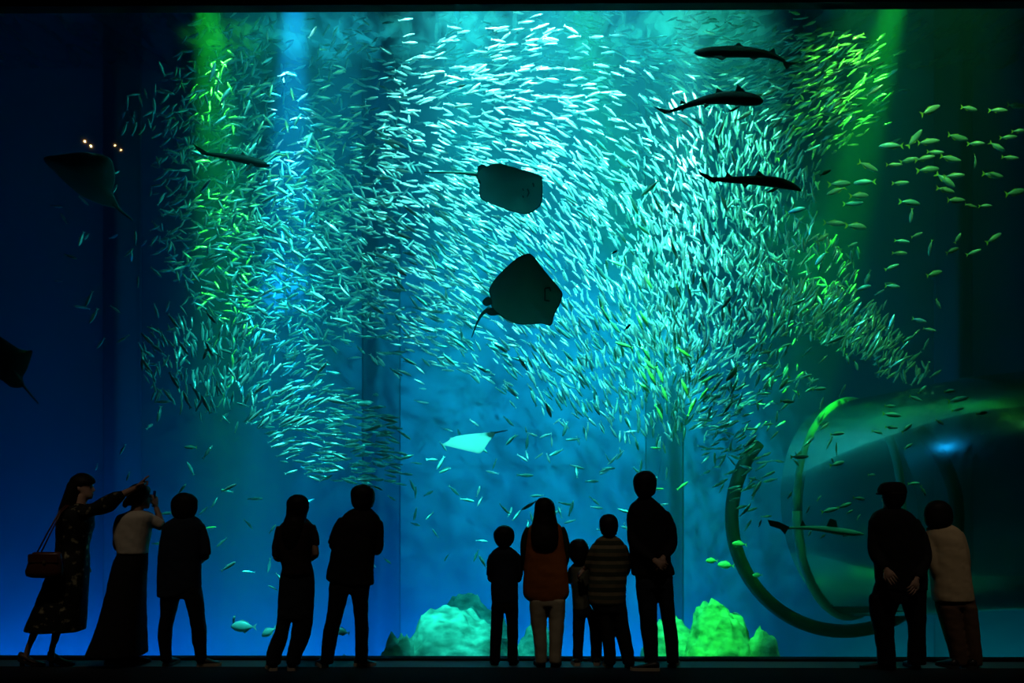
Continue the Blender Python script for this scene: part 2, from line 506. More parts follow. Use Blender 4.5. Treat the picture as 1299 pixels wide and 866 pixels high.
def where(px, py):
    if py > 590: return 'in the open blue water above the visitors', 'stragglers in the open blue water'
    if px < 170: return 'alone in the dark water beside the pillar', 'stray sardines in the dark water'
    if px < 330 and py < 400: return 'at the green-lit edge of the school', 'sardines at the green-lit edge'
    if px < 500 and py < 400: return 'beside the blue shaft of light', 'sardines beside the blue shaft of light'
    if px < 520: return 'in the trailing lower wing of the school', 'sardines in the trailing lower wing'
    if px < 860 and py < 190: return 'in the bright school above the two dark rays', 'sardines above the two dark rays'
    if px < 860 and py < 420: return 'in the bright school around the two dark rays', 'sardines around the two dark rays'
    if px < 860: return 'at the ragged lower fringe of the school', 'sardines at the lower fringe'
    if py < 280: return 'near the three sharks', 'sardines near the three sharks'
    return 'in the dim green arm of the school by the tunnel', 'sardines in the dim green arm'
def basis(i):
    h = hd[i]; u_ = up[i]; s_ = u_.cross(h)
    return Matrix((h, s_, u_)).transposed()
base_me = []
for q, (V, Fc) in enumerate(VAR):
    me = mesh('sardine', V, Fc, True); me.materials.append(M['sardine']); fix_normals(me)
    base_me.append(me)
for i in near:
    o = bpy.data.objects.new('sardine', base_me[vid[i]])
    o.matrix_world = Matrix.Translation(pos[i]) @ basis(i).to_4x4() @ Matrix.Scale(ln[i], 4)
    COL.objects.link(o)
    wh, gr = where(*pix(pos[i]))
    tag(o, 'single silver sardine ' + wh, 'fish', gr)
AV, AF, off = [], [], 0
for i in range(N):
    if i in nearset: continue
    V, Fc = VAR[vid[i]]
    R = np.array(basis(i))
    AV.append(V @ R.T * ln[i] + np.array(pos[i]))
    AF.extend([tuple(x + off for x in f) for f in Fc])
    off += len(V)
me = mesh('sardine_school', np.concatenate(AV), AF, True); fix_normals(me)
o = link('sardine_school', me, M['sardine'])
tag(o, 'vast swirling school of countless tiny silver sardines filling the tank', 'fish school', None, 'stuff')

# ------------------------------------------------------------------ rays
def skin2(name, base, base2, rough=0.7):
    return mat(name, base, rough, 0.0, 0.12, base2=base2, vscale=5, var=0.2, bump=0.15, bscale=30)
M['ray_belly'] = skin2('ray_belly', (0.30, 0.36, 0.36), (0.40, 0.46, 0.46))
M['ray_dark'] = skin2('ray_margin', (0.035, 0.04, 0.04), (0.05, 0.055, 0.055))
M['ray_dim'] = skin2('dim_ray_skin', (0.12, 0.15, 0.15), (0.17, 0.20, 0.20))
M['ray_lit'] = skin2('lit_ray_skin', (0.75, 0.82, 0.80), (0.85, 0.9, 0.9))  # the ray's bright lighting is put into this whitish colour
M['shark'] = skin2('shaded_shark_skin', (0.003, 0.0035, 0.004), (0.006, 0.007, 0.0075))  # near-black: the shade of bodies seen from below is put into the colour
M['shark_fin'] = skin2('shaded_shark_fin', (0.002, 0.0025, 0.003), (0.004, 0.0045, 0.005))  # fins carry the same shade in their colour
M['shark_pale'] = skin2('pale_shark_skin', (0.22, 0.26, 0.24), (0.30, 0.34, 0.30))

def smooth_closed(poly, sub=4):
    out = []
    n = len(poly)
    for i in range(n):
        p0, p1, p2, p3 = (np.array(poly[(i + k - 1) % n], float) for k in range(4))
        for s in range(sub):
            t = s / sub
            out.append(0.5 * ((2 * p1) + (-p0 + p2) * t + (2 * p0 - 5 * p1 + 4 * p2 - p3) * t * t + (-p0 + 3 * p1 - 3 * p2 + p3) * t ** 3))
    return out

def smooth_open(pts, sub=5):
    out = []
    n = len(pts)
    for i in range(n - 1):
        p0 = np.array(pts[max(i - 1, 0)], float); p1 = np.array(pts[i], float)
        p2 = np.array(pts[i + 1], float); p3 = np.array(pts[min(i + 2, n - 1)], float)
        for s in range(sub):
            t = s / sub
            out.append(0.5 * ((2 * p1) + (-p0 + p2) * t + (2 * p0 - 5 * p1 + 4 * p2 - p3) * t * t + (-p0 + 3 * p1 - 3 * p2 + p3) * t ** 3))
    out.append(np.array(pts[-1], float))
    return out

def tube_mesh(name, pts, radii, seg=8, smooth=True):
    """tube through 3-D points with a radius (or rx, ry) each, capped"""
    V, Fc = [], []
    n = len(pts)
    pts = [Vector(p) for p in pts]
    prev = None
    for i, p in enumerate(pts):
        t = (pts[min(i + 1, n - 1)] - pts[max(i - 1, 0)]).normalized()
        ref = Vector((0, 0, 1)) if abs(t.z) < 0.9 else Vector((0, 1, 0))
        if prev is None: u = t.cross(ref).normalized()
        else: u = (prev - t * prev.dot(t)).normalized()
        prev = u
        v = t.cross(u)
        r = radii[i] if hasattr(radii[i], '__len__') else (radii[i], radii[i])
        for k in range(seg):
            a = 2 * math.pi * k / seg
            V.append(p + u * (math.cos(a) * r[0]) + v * (math.sin(a) * r[1]))
    for i in range(n - 1):
        for k in range(seg):
            a = i * seg + k; b = i * seg + (k + 1) % seg
            Fc.append((a, b, b + seg, a + seg))
    Fc.append(tuple(range(seg))[::-1]); Fc.append(tuple(range((n - 1) * seg, n * seg)))
    return fix_normals(mesh(name, V, Fc, smooth))

def local(me, o):
    """bring a mesh built in world space into its parent's space (parent sits unrotated at o.location)"""
    d = Vector(o.location)
    for v in me.vertices: v.co -= d
    return me

def ray(name, outline, tail, D, tilt, label, thick=0.07, belly='ray_belly', rim='ray_dark', tailr=(0.03, 0.006), marks=(), spot_=None, lobes=()):
    D = T(D)
    ol = smooth_closed(outline, 4)
    c = np.mean(np.array(ol), axis=0)
    root = empty(name, at(c[0], c[1], D))
    V, Fc, mi = [], [], []
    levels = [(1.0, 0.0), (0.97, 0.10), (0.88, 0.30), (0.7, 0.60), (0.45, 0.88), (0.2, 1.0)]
    n = len(ol)
    def P(q, f, hgt, sgn):
        x = c[0] + (q[0] - c[0]) * f; y = c[1] + (q[1] - c[1]) * f
        d = D + tilt * (c[1] - y) * D / F
        return at(x, y, d) + Vector((0, sgn * hgt * thick, 0))
    rows = []
    for sgn in (-1, 1):
        rr = []
        for (f, hgt) in levels:
            if sgn == 1 and f == 1.0:
                rr.append(rows[0][0]); continue
            st = len(V)
            for q in ol: V.append(P(q, f, hgt, sgn))
            rr.append(st)
        rows.append(rr)
    for si, rr in enumerate(rows):
        for a, b in zip(rr[:-1], rr[1:]):
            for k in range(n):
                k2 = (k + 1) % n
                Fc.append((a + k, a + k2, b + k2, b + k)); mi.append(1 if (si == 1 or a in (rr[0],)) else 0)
        st = rr[-1]
        V.append(P(c, 1, 1.02, -1 if si == 0 else 1)); ci = len(V) - 1
        for k in range(n):
            Fc.append((st + k, st + (k + 1) % n, ci)); mi.append(si)
    me = mesh('disc', V, Fc, True)
    me.materials.append(M[belly]); me.materials.append(M[rim])
    me.polygons.foreach_set('material_index', mi)
    fix_normals(me)
    b = link('disc', local(me, root), None, root)
    tp = smooth_open(tail, 5)
    pts = [at(q[0], q[1], D + tilt * (c[1] - q[1]) * D / F) for q in tp]
    rad = [tailr[0] + (tailr[1] - tailr[0]) * (i / (len(pts) - 1)) ** 0.6 for i in range(len(pts))]
    link('tail', local(tube_mesh('tail', pts, rad), root), M[rim], root)
    for lb in lobes:
        lo = smooth_closed(lb, 3)
        lc = np.mean(np.array(lo), axis=0)
        VV = [at(q[0], q[1], D + tilt * (c[1] - q[1]) * D / F) + Vector((0, dy, 0)) for dy in (-0.012, 0.012) for q in lo]
        m_ = len(lo)
        FF = [tuple(range(m_)), tuple(range(m_, 2 * m_))[::-1]] + [(q, m_ + q, m_ + (q + 1) % m_, (q + 1) % m_) for q in range(m_)]
        link('pelvic_fin', local(fix_normals(mesh('pelvic_fin', VV, FF)), root), M[rim], root)
    for mk in marks:
        pts = [at(q[0], q[1], D + tilt * (c[1] - q[1]) * D / F) + Vector((0, -thick * 0.72, 0)) for q in mk[1:]]
        link(mk[0], local(tube_mesh(mk[0], pts, [0.009] * len(pts), 6), root), M['ray_dark'], b).matrix_parent_inverse = Matrix()
    tag(root, label, 'ray', 'rays in the tank')
    return root

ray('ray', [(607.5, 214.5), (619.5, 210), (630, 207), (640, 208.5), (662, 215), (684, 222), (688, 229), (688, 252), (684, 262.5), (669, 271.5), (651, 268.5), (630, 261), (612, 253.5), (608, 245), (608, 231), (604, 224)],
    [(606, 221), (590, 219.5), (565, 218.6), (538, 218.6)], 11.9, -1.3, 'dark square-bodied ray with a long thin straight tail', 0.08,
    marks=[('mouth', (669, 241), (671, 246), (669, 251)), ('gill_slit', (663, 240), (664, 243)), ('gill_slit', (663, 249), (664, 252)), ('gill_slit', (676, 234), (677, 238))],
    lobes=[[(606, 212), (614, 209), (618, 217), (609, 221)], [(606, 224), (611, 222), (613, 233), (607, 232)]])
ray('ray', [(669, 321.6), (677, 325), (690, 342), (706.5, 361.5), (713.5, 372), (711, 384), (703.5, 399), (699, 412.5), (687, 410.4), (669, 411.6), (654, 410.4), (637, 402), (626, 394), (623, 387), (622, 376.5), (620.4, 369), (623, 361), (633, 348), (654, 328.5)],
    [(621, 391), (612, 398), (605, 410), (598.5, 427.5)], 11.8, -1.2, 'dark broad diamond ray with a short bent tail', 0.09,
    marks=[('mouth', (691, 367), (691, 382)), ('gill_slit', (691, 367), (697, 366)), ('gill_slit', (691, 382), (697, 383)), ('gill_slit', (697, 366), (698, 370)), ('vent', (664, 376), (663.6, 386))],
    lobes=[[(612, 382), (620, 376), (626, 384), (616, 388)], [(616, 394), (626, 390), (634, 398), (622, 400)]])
ray('ray', [(561, 564), (567, 560), (576, 554), (594, 550.5), (612, 549), (628, 548.6), (619, 562), (610, 574.4), (598, 573), (585, 570), (571, 566.5)],
    [(626, 549), (634, 547.5), (644, 545.5)], 12.0, 2.4, 'small ray coloured pale as if brightly lit, gliding in the open blue water', 0.05, 'ray_lit', 'ray_lit', (0.012, 0.004))
ray('ray', [(-42, 440), (-20, 420), (0, 426.7), (13, 435), (24, 442), (33, 444.4), (41, 444.4), (39.6, 453), (34.7, 468), (29, 479), (30.7, 489), (22.6, 492), (13, 490.5), (0, 481), (-25, 470)],
    [(28, 487), (37, 498), (48.5, 511.5)], 12.4, -0.8, 'shadowy dark ray half hidden at the tank edge', 0.08, 'ray_dark', 'ray_dark', (0.02, 0.008))
ray('ray', [(55, 201), (78, 196), (105, 193), (132, 197), (143, 206), (146, 228), (143, 243), (150, 262), (138, 262), (120, 256), (100, 246), (75, 224)],
    [(144, 258), (154, 268), (168, 279)], 12.1, -0.8, 'dim grey ray drifting in the black upper water', 0.09, 'ray_dim', 'ray_dim', (0.03, 0.01))

# ------------------------------------------------------------------ sharks
def shark(spine, fins, D, label, body_m='shark', fin_m='shark_fin', depth_slope=0.0):
    """spine: (px, py, half thickness px) from snout to tail root; fins: (name, [(px, py) ...], lean in depth m)"""
    D = T(D)
    sp = smooth_open(spine, 4)
    mid = spine[len(spine) // 2]
    root = empty('shark', at(mid[0], mid[1], D))
    def dep(px): return D + depth_slope * (px - mid[0]) * D / F
    pts = [at(q[0], q[1], dep(q[0])) for q in sp]
    rad = [(max(q[2], 0.6) * D / F * 0.85, max(q[2], 0.6) * D / F) for q in sp]
    # sections: u lies across the picture plane normal
    V, Fc = [], []
    seg = 12
    for i, p in enumerate(pts):
        t = (pts[min(i + 1, len(pts) - 1)] - pts[max(i - 1, 0)]).normalized()
        u = t.cross(Vector((0, 0, 1))).normalized()
        v = u.cross(t)
        for k in range(seg):
            a = 2 * math.pi * k / seg
            z = math.sin(a); z = z * (0.82 if z < 0 else 1.0)
            V.append(p + u * (math.cos(a) * rad[i][0]) + v * (z * rad[i][1]))
    n = len(pts)
    for i in range(n - 1):
        for k in range(seg):
            a = i * seg + k; b = i * seg + (k + 1) % seg
            Fc.append((a, b, b + seg, a + seg))
    Fc.append(tuple(range(seg))); Fc.append(tuple(range((n - 1) * seg, n * seg))[::-1])
    me = fix_normals(mesh('body', V, Fc, True))
    body = link('body', local(me, root), M[body_m], root)
    for (nm, poly, lean) in fins:
        for sgn in ((1, -1) if lean else (1,)):
            cx_ = sum(q[0] for q in poly) / len(poly); cy_ = sum(q[1] for q in poly) / len(poly)
            y0 = poly[0][1]
            VV = []
            far = max(math.hypot(q[0] - poly[0][0], q[1] - poly[0][1]) for q in poly)
            for dy in (-0.006, 0.006):
                for q in poly:
                    e = math.hypot(q[0] - poly[0][0], q[1] - poly[0][1]) / far
                    d_ = dep(q[0]) + sgn * (-lean * e - (0.04 if lean else 0))
                    VV.append(at(q[0], q[1], d_) + Vector((0, dy * (1.2 - e), 0)))
            m_ = len(poly)
            FF = [tuple(range(m_)), tuple(range(m_, 2 * m_))[::-1]] + [(q, m_ + q, m_ + (q + 1) % m_, (q + 1) % m_) for q in range(m_)]
            link(nm, local(fix_normals(mesh(nm, VV, FF)), root), M[fin_m], root)
    e = spine[1]
    tag(root, label, 'shark', 'sharks in the tank')
    return root

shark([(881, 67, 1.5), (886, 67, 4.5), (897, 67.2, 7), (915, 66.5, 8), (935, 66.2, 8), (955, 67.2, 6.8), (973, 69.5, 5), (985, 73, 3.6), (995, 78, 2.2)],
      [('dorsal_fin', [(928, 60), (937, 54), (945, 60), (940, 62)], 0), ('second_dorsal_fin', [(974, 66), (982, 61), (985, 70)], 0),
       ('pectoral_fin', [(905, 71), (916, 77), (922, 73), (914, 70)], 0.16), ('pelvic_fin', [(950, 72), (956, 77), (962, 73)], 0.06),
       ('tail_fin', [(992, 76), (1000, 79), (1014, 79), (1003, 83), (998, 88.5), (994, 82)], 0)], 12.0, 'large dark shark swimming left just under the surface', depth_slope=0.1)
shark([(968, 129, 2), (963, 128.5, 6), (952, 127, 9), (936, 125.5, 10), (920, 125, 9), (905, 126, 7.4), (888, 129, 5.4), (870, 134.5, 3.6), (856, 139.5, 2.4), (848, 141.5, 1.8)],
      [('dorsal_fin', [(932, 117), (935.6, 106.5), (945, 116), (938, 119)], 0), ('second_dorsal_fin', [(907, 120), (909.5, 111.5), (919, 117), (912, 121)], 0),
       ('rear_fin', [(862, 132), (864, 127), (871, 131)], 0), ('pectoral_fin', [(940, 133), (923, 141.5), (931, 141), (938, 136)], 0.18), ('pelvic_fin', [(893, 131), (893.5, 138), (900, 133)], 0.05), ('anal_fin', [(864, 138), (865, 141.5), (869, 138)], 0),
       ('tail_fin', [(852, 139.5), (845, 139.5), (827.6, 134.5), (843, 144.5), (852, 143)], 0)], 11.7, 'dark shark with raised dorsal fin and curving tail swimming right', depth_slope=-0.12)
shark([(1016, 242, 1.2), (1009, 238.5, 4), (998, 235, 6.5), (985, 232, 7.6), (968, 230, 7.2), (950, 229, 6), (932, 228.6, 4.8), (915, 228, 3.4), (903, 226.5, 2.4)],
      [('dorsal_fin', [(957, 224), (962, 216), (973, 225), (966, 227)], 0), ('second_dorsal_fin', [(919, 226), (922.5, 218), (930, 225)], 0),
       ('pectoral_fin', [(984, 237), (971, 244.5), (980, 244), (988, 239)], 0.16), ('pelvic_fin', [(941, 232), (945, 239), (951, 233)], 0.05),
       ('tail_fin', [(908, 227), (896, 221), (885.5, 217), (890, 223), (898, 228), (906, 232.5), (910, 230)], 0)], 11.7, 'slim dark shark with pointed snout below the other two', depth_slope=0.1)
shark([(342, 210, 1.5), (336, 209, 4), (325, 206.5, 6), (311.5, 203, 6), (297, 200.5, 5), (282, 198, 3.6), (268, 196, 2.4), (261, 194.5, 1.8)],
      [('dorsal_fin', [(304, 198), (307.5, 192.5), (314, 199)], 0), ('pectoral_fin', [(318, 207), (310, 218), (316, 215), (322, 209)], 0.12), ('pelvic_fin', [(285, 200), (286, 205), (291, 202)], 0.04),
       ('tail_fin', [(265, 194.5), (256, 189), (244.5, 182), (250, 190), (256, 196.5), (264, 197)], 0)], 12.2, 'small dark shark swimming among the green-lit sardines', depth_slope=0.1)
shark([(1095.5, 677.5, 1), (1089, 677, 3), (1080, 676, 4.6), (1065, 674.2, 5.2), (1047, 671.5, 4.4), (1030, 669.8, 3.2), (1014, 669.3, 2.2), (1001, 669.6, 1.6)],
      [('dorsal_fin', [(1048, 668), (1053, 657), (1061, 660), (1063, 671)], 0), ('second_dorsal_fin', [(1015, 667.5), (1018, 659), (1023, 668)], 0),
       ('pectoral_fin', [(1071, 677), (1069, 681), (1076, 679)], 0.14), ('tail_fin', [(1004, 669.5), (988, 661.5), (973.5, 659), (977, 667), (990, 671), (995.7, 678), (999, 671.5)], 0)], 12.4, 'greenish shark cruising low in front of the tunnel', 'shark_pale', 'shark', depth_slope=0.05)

# ------------------------------------------------------------------ yellow-tailed fish on the right, sea breams near the floor
M['jack_body'] = silver('jack_skin', (0.55, 0.68, 0.62), 0.4, 0.15)
M['jack_tail'] = mat('yellow_fin', (0.72, 0.80, 0.10), 0.5)
M['bream'] = silver('bream_skin', (0.70, 0.80, 0.76), 0.45, 0.1)
M['dark_fish'] = mat('dark_fish_skin', (0.03, 0.035, 0.03), 0.5)
JACK = [(0.50, 0.0, 0.015, 0.012), (0.45, 0.0, 0.055, 0.04), (0.34, 0.0, 0.10, 0.062), (0.16, 0.0, 0.135, 0.072), (-0.04, 0.0, 0.118, 0.06), (-0.22, 0.0, 0.07, 0.036), (-0.36, 0.0, 0.024, 0.014)]
BREAM = [(0.48, -0.02, 0.02, 0.014), (0.42, -0.015, 0.09, 0.045), (0.30, 0.0, 0.17, 0.07), (0.12, 0.0, 0.215, 0.08), (-0.06, 0.0, 0.185, 0.066), (-0.22, 0.0, 0.10, 0.038), (-0.33, 0.0, 0.035, 0.016)]
FORK = [[(-0.34, 0.026, 1), (-0.50, 0.15, .4), (-0.43, 0.0, .6), (-0.34, -0.026, 1)], [(-0.34, 0.026, 1), (-0.43, 0.0, .6), (-0.50, -0.15, .4), (-0.34, -0.026, 1)]]
def finmesh(name, polys, thick=0.006):
    V, Fc = [], []
    for poly in polys:
        s = len(V); m_ = len(poly)
        for sgn in (-1, 1):
            for (x, z, t) in poly: V.append((x, sgn * thick * t, z))
        Fc += [tuple(range(s, s + m_)), tuple(range(s + m_, s + 2 * m_))[::-1]]
        Fc += [(s + q, s + m_ + q, s + m_ + (q + 1) % m_, s + (q + 1) % m_) for q in range(m_)]
    return fix_normals(mesh(name, V, Fc))
def fish_kind(rings, bend, bm_, fm_, dors, anal):
    V, Fc = loft_fish(rings, 10, bend)
    b = fix_normals(mesh('body', V, Fc, True)); b.materials.append(M[bm_])
    t = finmesh('tail_fin', FORK); t.materials.append(M[fm_])
    d = finmesh('dorsal_fin', [dors]); d.materials.append(M[fm_])
    a = finmesh('anal_fin', [anal]); a.materials.append(M[fm_])
    for me_ in (t, d, a):
        for v in me_.vertices: v.co.y += bend * v.co.x ** 2 * 2.0 - bend * 0.15
    return (('body', b), ('tail_fin', t), ('dorsal_fin', d), ('anal_fin', a))
JD = [(0.12, 0.125, 1), (0.02, 0.165, .4), (-0.24, 0.075, .4), (-0.2, 0.06, 1)]
JA = [(0.0, -0.115, 1), (-0.08, -0.15, .4), (-0.24, -0.075, .4), (-0.2, -0.06, 1)]
BD = [(0.22, 0.185, 1), (0.05, 0.265, .4), (-0.2, 0.16, .4), (-0.18, 0.08, 1)]
BA = [(0.02, -0.20, 1), (-0.06, -0.255, .4), (-0.2, -0.14, .4), (-0.18, -0.08, 1)]
KJ = [fish_kind(JACK, b, 'jack_body', 'jack_tail', JD, JA) for b in (-0.15, 0.0, 0.15)]
KB = [fish_kind(BREAM, b, 'bream', 'bream', BD, BA) for b in (-0.1, 0.1)]
KD = [fish_kind(JACK, 0.05, 'dark_fish', 'dark_fish', JD, JA)]
def put_fish(kind, name, px, py, Lpx, ang, D, label, group, yaw=0.0):
    D = T(D)
    th = math.radians(ang)
    h = Vector((math.cos(th) * math.cos(yaw), math.sin(yaw), -math.sin(th) * math.cos(yaw)))
    s_ = Vector((0, 0, 1)).cross(h)
    if s_.length < 0.1: s_ = Vector((0, -1, 0))
    s_.normalize(); u_ = h.cross(s_)
    root = empty(name, at(px, py, D))
    root.rotation_euler = Matrix((h, s_, u_)).transposed().to_euler()
    L = Lpx * D / F
    root.scale = (L, L, L)
    for nm, me_ in kind: link(nm, me_, None, root)
    tag(root, label, 'fish', group)
    return root
JL = [(1131, 185, 29, 180), (1101, 211, 27, 22), (1065, 233, 30, -6), (1097, 231, 26, 180), (1061, 242, 24, 160), (1090, 248, 27, -6), (1082, 258, 24, 0), (1058, 283, 26, 3),
      (1086, 287, 30, 2), (1177, 180, 28, -8), (1180, 140, 31, -28), (1153, 203, 22, -8), (1134, 209, 20, 0), (1173, 201, 24, -10), (1177, 215, 28, -6), (1205, 201, 26, 12),
      (1210, 223, 24, 0), (1199, 228, 28, 40), (1186, 193, 20, 5), (1199, 241, 26, 8), (1154, 257, 28, 4), (1142, 232, 20, 0), (1229, 137.5, 22, 6), (1266, 140, 22, 5),
      (1289, 134, 24, 3), (1279, 174, 20, 0), (1238, 182, 20, 4), (1214, 174, 28, 8), (1265, 186, 22, 35), (1293, 166, 18, 0), (1231, 261, 18, 8), (1288, 244, 30, -14),
      (1250, 261, 16, 0), (1212, 254, 26, -4), (1259, 222, 26, 8), (1237, 204, 18, 85), (1281, 200, 20, 8), (1185, 347, 24, -18), (1261, 302, 24, -32), (1180, 314, 20, 95),
      (1208, 318, 20, -24), (1215, 302, 14, -60), (1131, 339, 18, -20), (1144, 306, 18, 10), (1141, 321, 18, 4), (1163, 298, 14, -20), (1042, 327, 24, 130), (1043, 302, 20, -35),
      (1082, 310, 12, -20), (1156, 273, 18, 95), (1009, 267, 24, -14), (1160, 176, 26, -50), (1132, 363, 20, 2), (1095, 365, 20, -16), (1179, 418, 16, 14), (1166, 406, 18, 14),
      (1152, 430, 16, -28), (930, 472, 28, 128), (995, 485, 20, 125), (1039, 493, 16, -4), (998, 509, 18, 2), (1129, 515, 15, 2), (1131, 526, 22, 8), (1150, 543, 18, -38),
      (1131, 542, 16, 4), (1113, 548, 14, 14), (1062, 550, 17, -6), (1215, 506.5, 24, -12), (1215, 519, 15, -14), (1204, 496, 16, -8), (1014, 579, 22, -2), (1062, 588, 20, -14),
      (1152, 566, 14, -30), (1192, 535, 14, 26), (1170, 494, 14, -45), (1161, 505, 16, 22), (1245, 524, 14, -8), (1106, 602, 10, 0), (1159, 613, 14, -4), (1171, 622, 14, 60),
      (1090, 632, 16, 8), (1039, 632, 9, -50), (1025, 646, 10, -70), (1002, 628, 11, -55), (1052, 647, 20, -14), (1071, 641, 18, -20), (1078, 649, 9, -30), (1089, 656, 9, -55),
      (1027, 676.5, 9, -60), (1044, 680, 9, -35), (964, 664, 9, -70), (1047, 425, 18, -30), (1075, 455, 14, 80), (1086, 463, 14, 75), (1235, 320, 18, -20), (1190, 385, 14, 70)]
for i, (px, py, L, an) in enumerate(JL):
    D = (12.2 + 0.9 * ((i * 37) % 10) / 10) if py < 430 else (11.9 + 0.5 * ((i * 37) % 10) / 10)
    if py < 292 and px > 1040:
        lb, gr = 'yellow-tailed silver fish swimming in dark water beside the three sharks', 'yellow-tailed fish beside the sharks'
    elif py < 460:
        lb, gr = 'yellow-tailed silver fish in the dark water above the tunnel', 'yellow-tailed fish above the tunnel'
    else:
        lb, gr = 'small greenish fish swimming around the acrylic tunnel', 'greenish fish around the tunnel'
    if px == 930: lb, gr = 'larger greenish fish diving steeply at the school\'s lower edge', None
    put_fish(KJ[i % 3], 'yellowtail_fish', px, py, L * 1.08, an, D, lb, gr, random.uniform(-0.35, 0.35))
BL = [(297, 785, 20, 120, 'pale bream nosing down beside a larger bream', 0.9), (309, 794.5, 34, 182, 'pale round bream swimming in side view above the tank floor', 0.0), (341, 801, 24, 150, 'pale bream partly behind the long-haired woman in trousers', 0.2),
      (434, 801, 22, 190, 'green bream seen between the legs of the man in black', 0.1), (938, 690, 20, 184, 'pale green bream swimming highest above the green rock', 0.1), (903, 711, 16, 182, 'pale green bream at the rear of the small bream group', 0.1),
      (921, 716.5, 22, 186, 'plump pale green bream between its companions above the green rock', 0.1), (961, 729, 13, 180, 'small green bream in front of the tunnel rim', 0.2), (242, 567, 17, 182, 'lone pale fish level with the pale ray in open water', 0.1)]
for (px, py, L, an, lb, yw) in BL:
    put_fish(KB[(px // 2) % 2] if px != 242 else KJ[1], 'sea_bream' if px != 242 else 'pale_fish', px, py, L, an, 12.9 + (px % 7) * 0.06, lb, None, yw)
for (px, py, L, an, lb) in [(585, 109, 12, -14, 'single dark fish among the bright sardines above the rays'), (1047, 219, 17, -28, 'dark fish against the green glow by the slim shark'),
                            (779, 320, 10, -30, 'tiny dark fish in the bright school beside the diamond ray'), (796, 415, 12, -45, 'tiny dark fish in the bright school below the diamond ray')]:
    put_fish(KD[0], 'dark_fish', px, py, L, an, 11.5, lb, None)

# ------------------------------------------------------------------ rocks
def rock(px, py_top, rx_px, D, depth, seed, label, sharp=0.5):
    D = T(D); depth *= 1.15
    top = at(px, py_top, D)
    zb = -2.12
    rx = rx_px * D / F
    hgt = (top.z - zb)
    bm = bmesh.new()
    bmesh.ops.create_icosphere(bm, subdivisions=5, radius=1.0)
    for v in bm.verts:
        p = v.co.copy()
        q = p * 1.6 + Vector((seed * 3.1, seed * 1.7, seed))
        d = 0.16 * noise.noise(q) + 0.10 * noise.noise(q * 2.3) + 0.06 * noise.noise(q * 5.1) + 0.035 * noise.noise(q * 11)
        ledge = 0.03 * math.sin(p.z * 17 + 3 * noise.noise(q * 0.8)) * sharp
        p *= 1 + d + ledge
        z = p.z
        z = (z + 1) * 0.5
        # blunt flanks so that the mound widens towards its foot
        wd = 1.0 + 0.35 * (1 - z)
        v.co = Vector((p.x * rx * wd, p.y * depth * wd, max(0.0, z * hgt * (1.0 - 0.06))))
    me = bpy.data.meshes.new('rock')
    bm.to_mesh(me); bm.free()
    me.polygons.foreach_set('use_smooth', [True] * len(me.polygons))
    o = link('rock', me, M['rock'], None, (top.x, D, zb))
    tag(o, label, 'rock', 'rocks on the tank floor')
    return o
rock(580, 762, 78, 13.3, 0.6, 1, 'large pale rock lit turquoise behind the visitors')
rock(600, 750, 50, 14.7, 0.5, 2, 'shadowed ledge of rock behind the turquoise one', 1.0)
rock(506, 790, 26, 13.0, 0.35, 3, 'low green-lit rock beside the man in the black shirt')
rock(678, 782, 32, 13.9, 0.4, 4, 'dim teal rock seen between the boy and the long-haired woman')
rock(912, 752, 48, 13.2, 0.55, 5, 'tall peaked rock lit bright green', 0.9)
rock(850, 778, 40, 13.5, 0.5, 6, 'dim green rock behind the tall man')
rock(968, 795, 30, 12.9, 0.35, 7, 'low sloping green rock at the right foot of the peaked one', 0.9)
rock(437, 818, 12, 12.7, 0.16, 8, 'small round green rock seen between a pair of legs')

# ------------------------------------------------------------------ the underwater tunnel
M['rib_pale'] = mat('pale_tunnel_rib', (0.30, 0.55, 0.50), 0.5)
M['rib_dark'] = mat('dark_tunnel_rib', (0.006, 0.016, 0.017), 0.6)
c0 = at(1082, 645, 16.8); R0 = 1.54
tun = empty('tunnel', (c0.x, c0.y, c0.z))
path = [Vector(q[:3]) for q in smooth_open([(c0.x, c0.y, c0.z), (5.6, 15.9, c0.z + 0.12), (6.45, 15.2, c0.z + 0.26), (7.8, 14.7, c0.z + 0.3), (9.45, 14.5, c0.z + 0.3)], 5)]
def frame_at(j):
    t = (path[min(j + 1, len(path) - 1)] - path[max(j - 1, 0)]).normalized()
    s_ = t.cross(Vector((0, 0, 1))).normalized()
    return t, s_, s_.cross(t)
V, Fc = [], []
ns, nl = 44, len(path)
for j in range(nl):
    t, s_, u_ = frame_at(j)
    for k in range(ns):
        a = 2 * math.pi * k / ns
        V.append(path[j] + s_ * (R0 * math.cos(a)) + u_ * (R0 * math.sin(a)))
for j in range(nl - 1):
    for k in range(ns):
        Fc.append((j * ns + k, j * ns + (k + 1) % ns, (j + 1) * ns + (k + 1) % ns, (j + 1) * ns + k))
tm = mesh('tube', V, Fc, True)
link('tube', local(tm, tun), M['tunnel'], tun, None)
link('floor_beam', local(tube_mesh('floor_beam', [p - Vector((0, 0, R0 * 0.9)) for p in path], [(0.7, 0.12)] * nl, 8, False), tun), M['rib_dark'], tun)
def ring(name, c, nrm, R, r0, r1, m, a0=0, a1=360, stretch=1.0):
    nrm = nrm.normalized(); s_ = nrm.cross(Vector((0, 0, 1))).normalized(); u_ = s_.cross(nrm)
    n_ = 48
    pts = [c + s_ * (R * stretch * math.cos(math.radians(a0 + (a1 - a0) * i / n_))) + u_ * (R * math.sin(math.radians(a0 + (a1 - a0) * i / n_))) for i in range(n_ + (0 if a1 - a0 == 360 else 1))]
    if a1 - a0 == 360: pts.append(pts[0])
    return link(name, local(tube_mesh(name, pts, [(r0, r1)] * len(pts), 8), tun), m, tun)
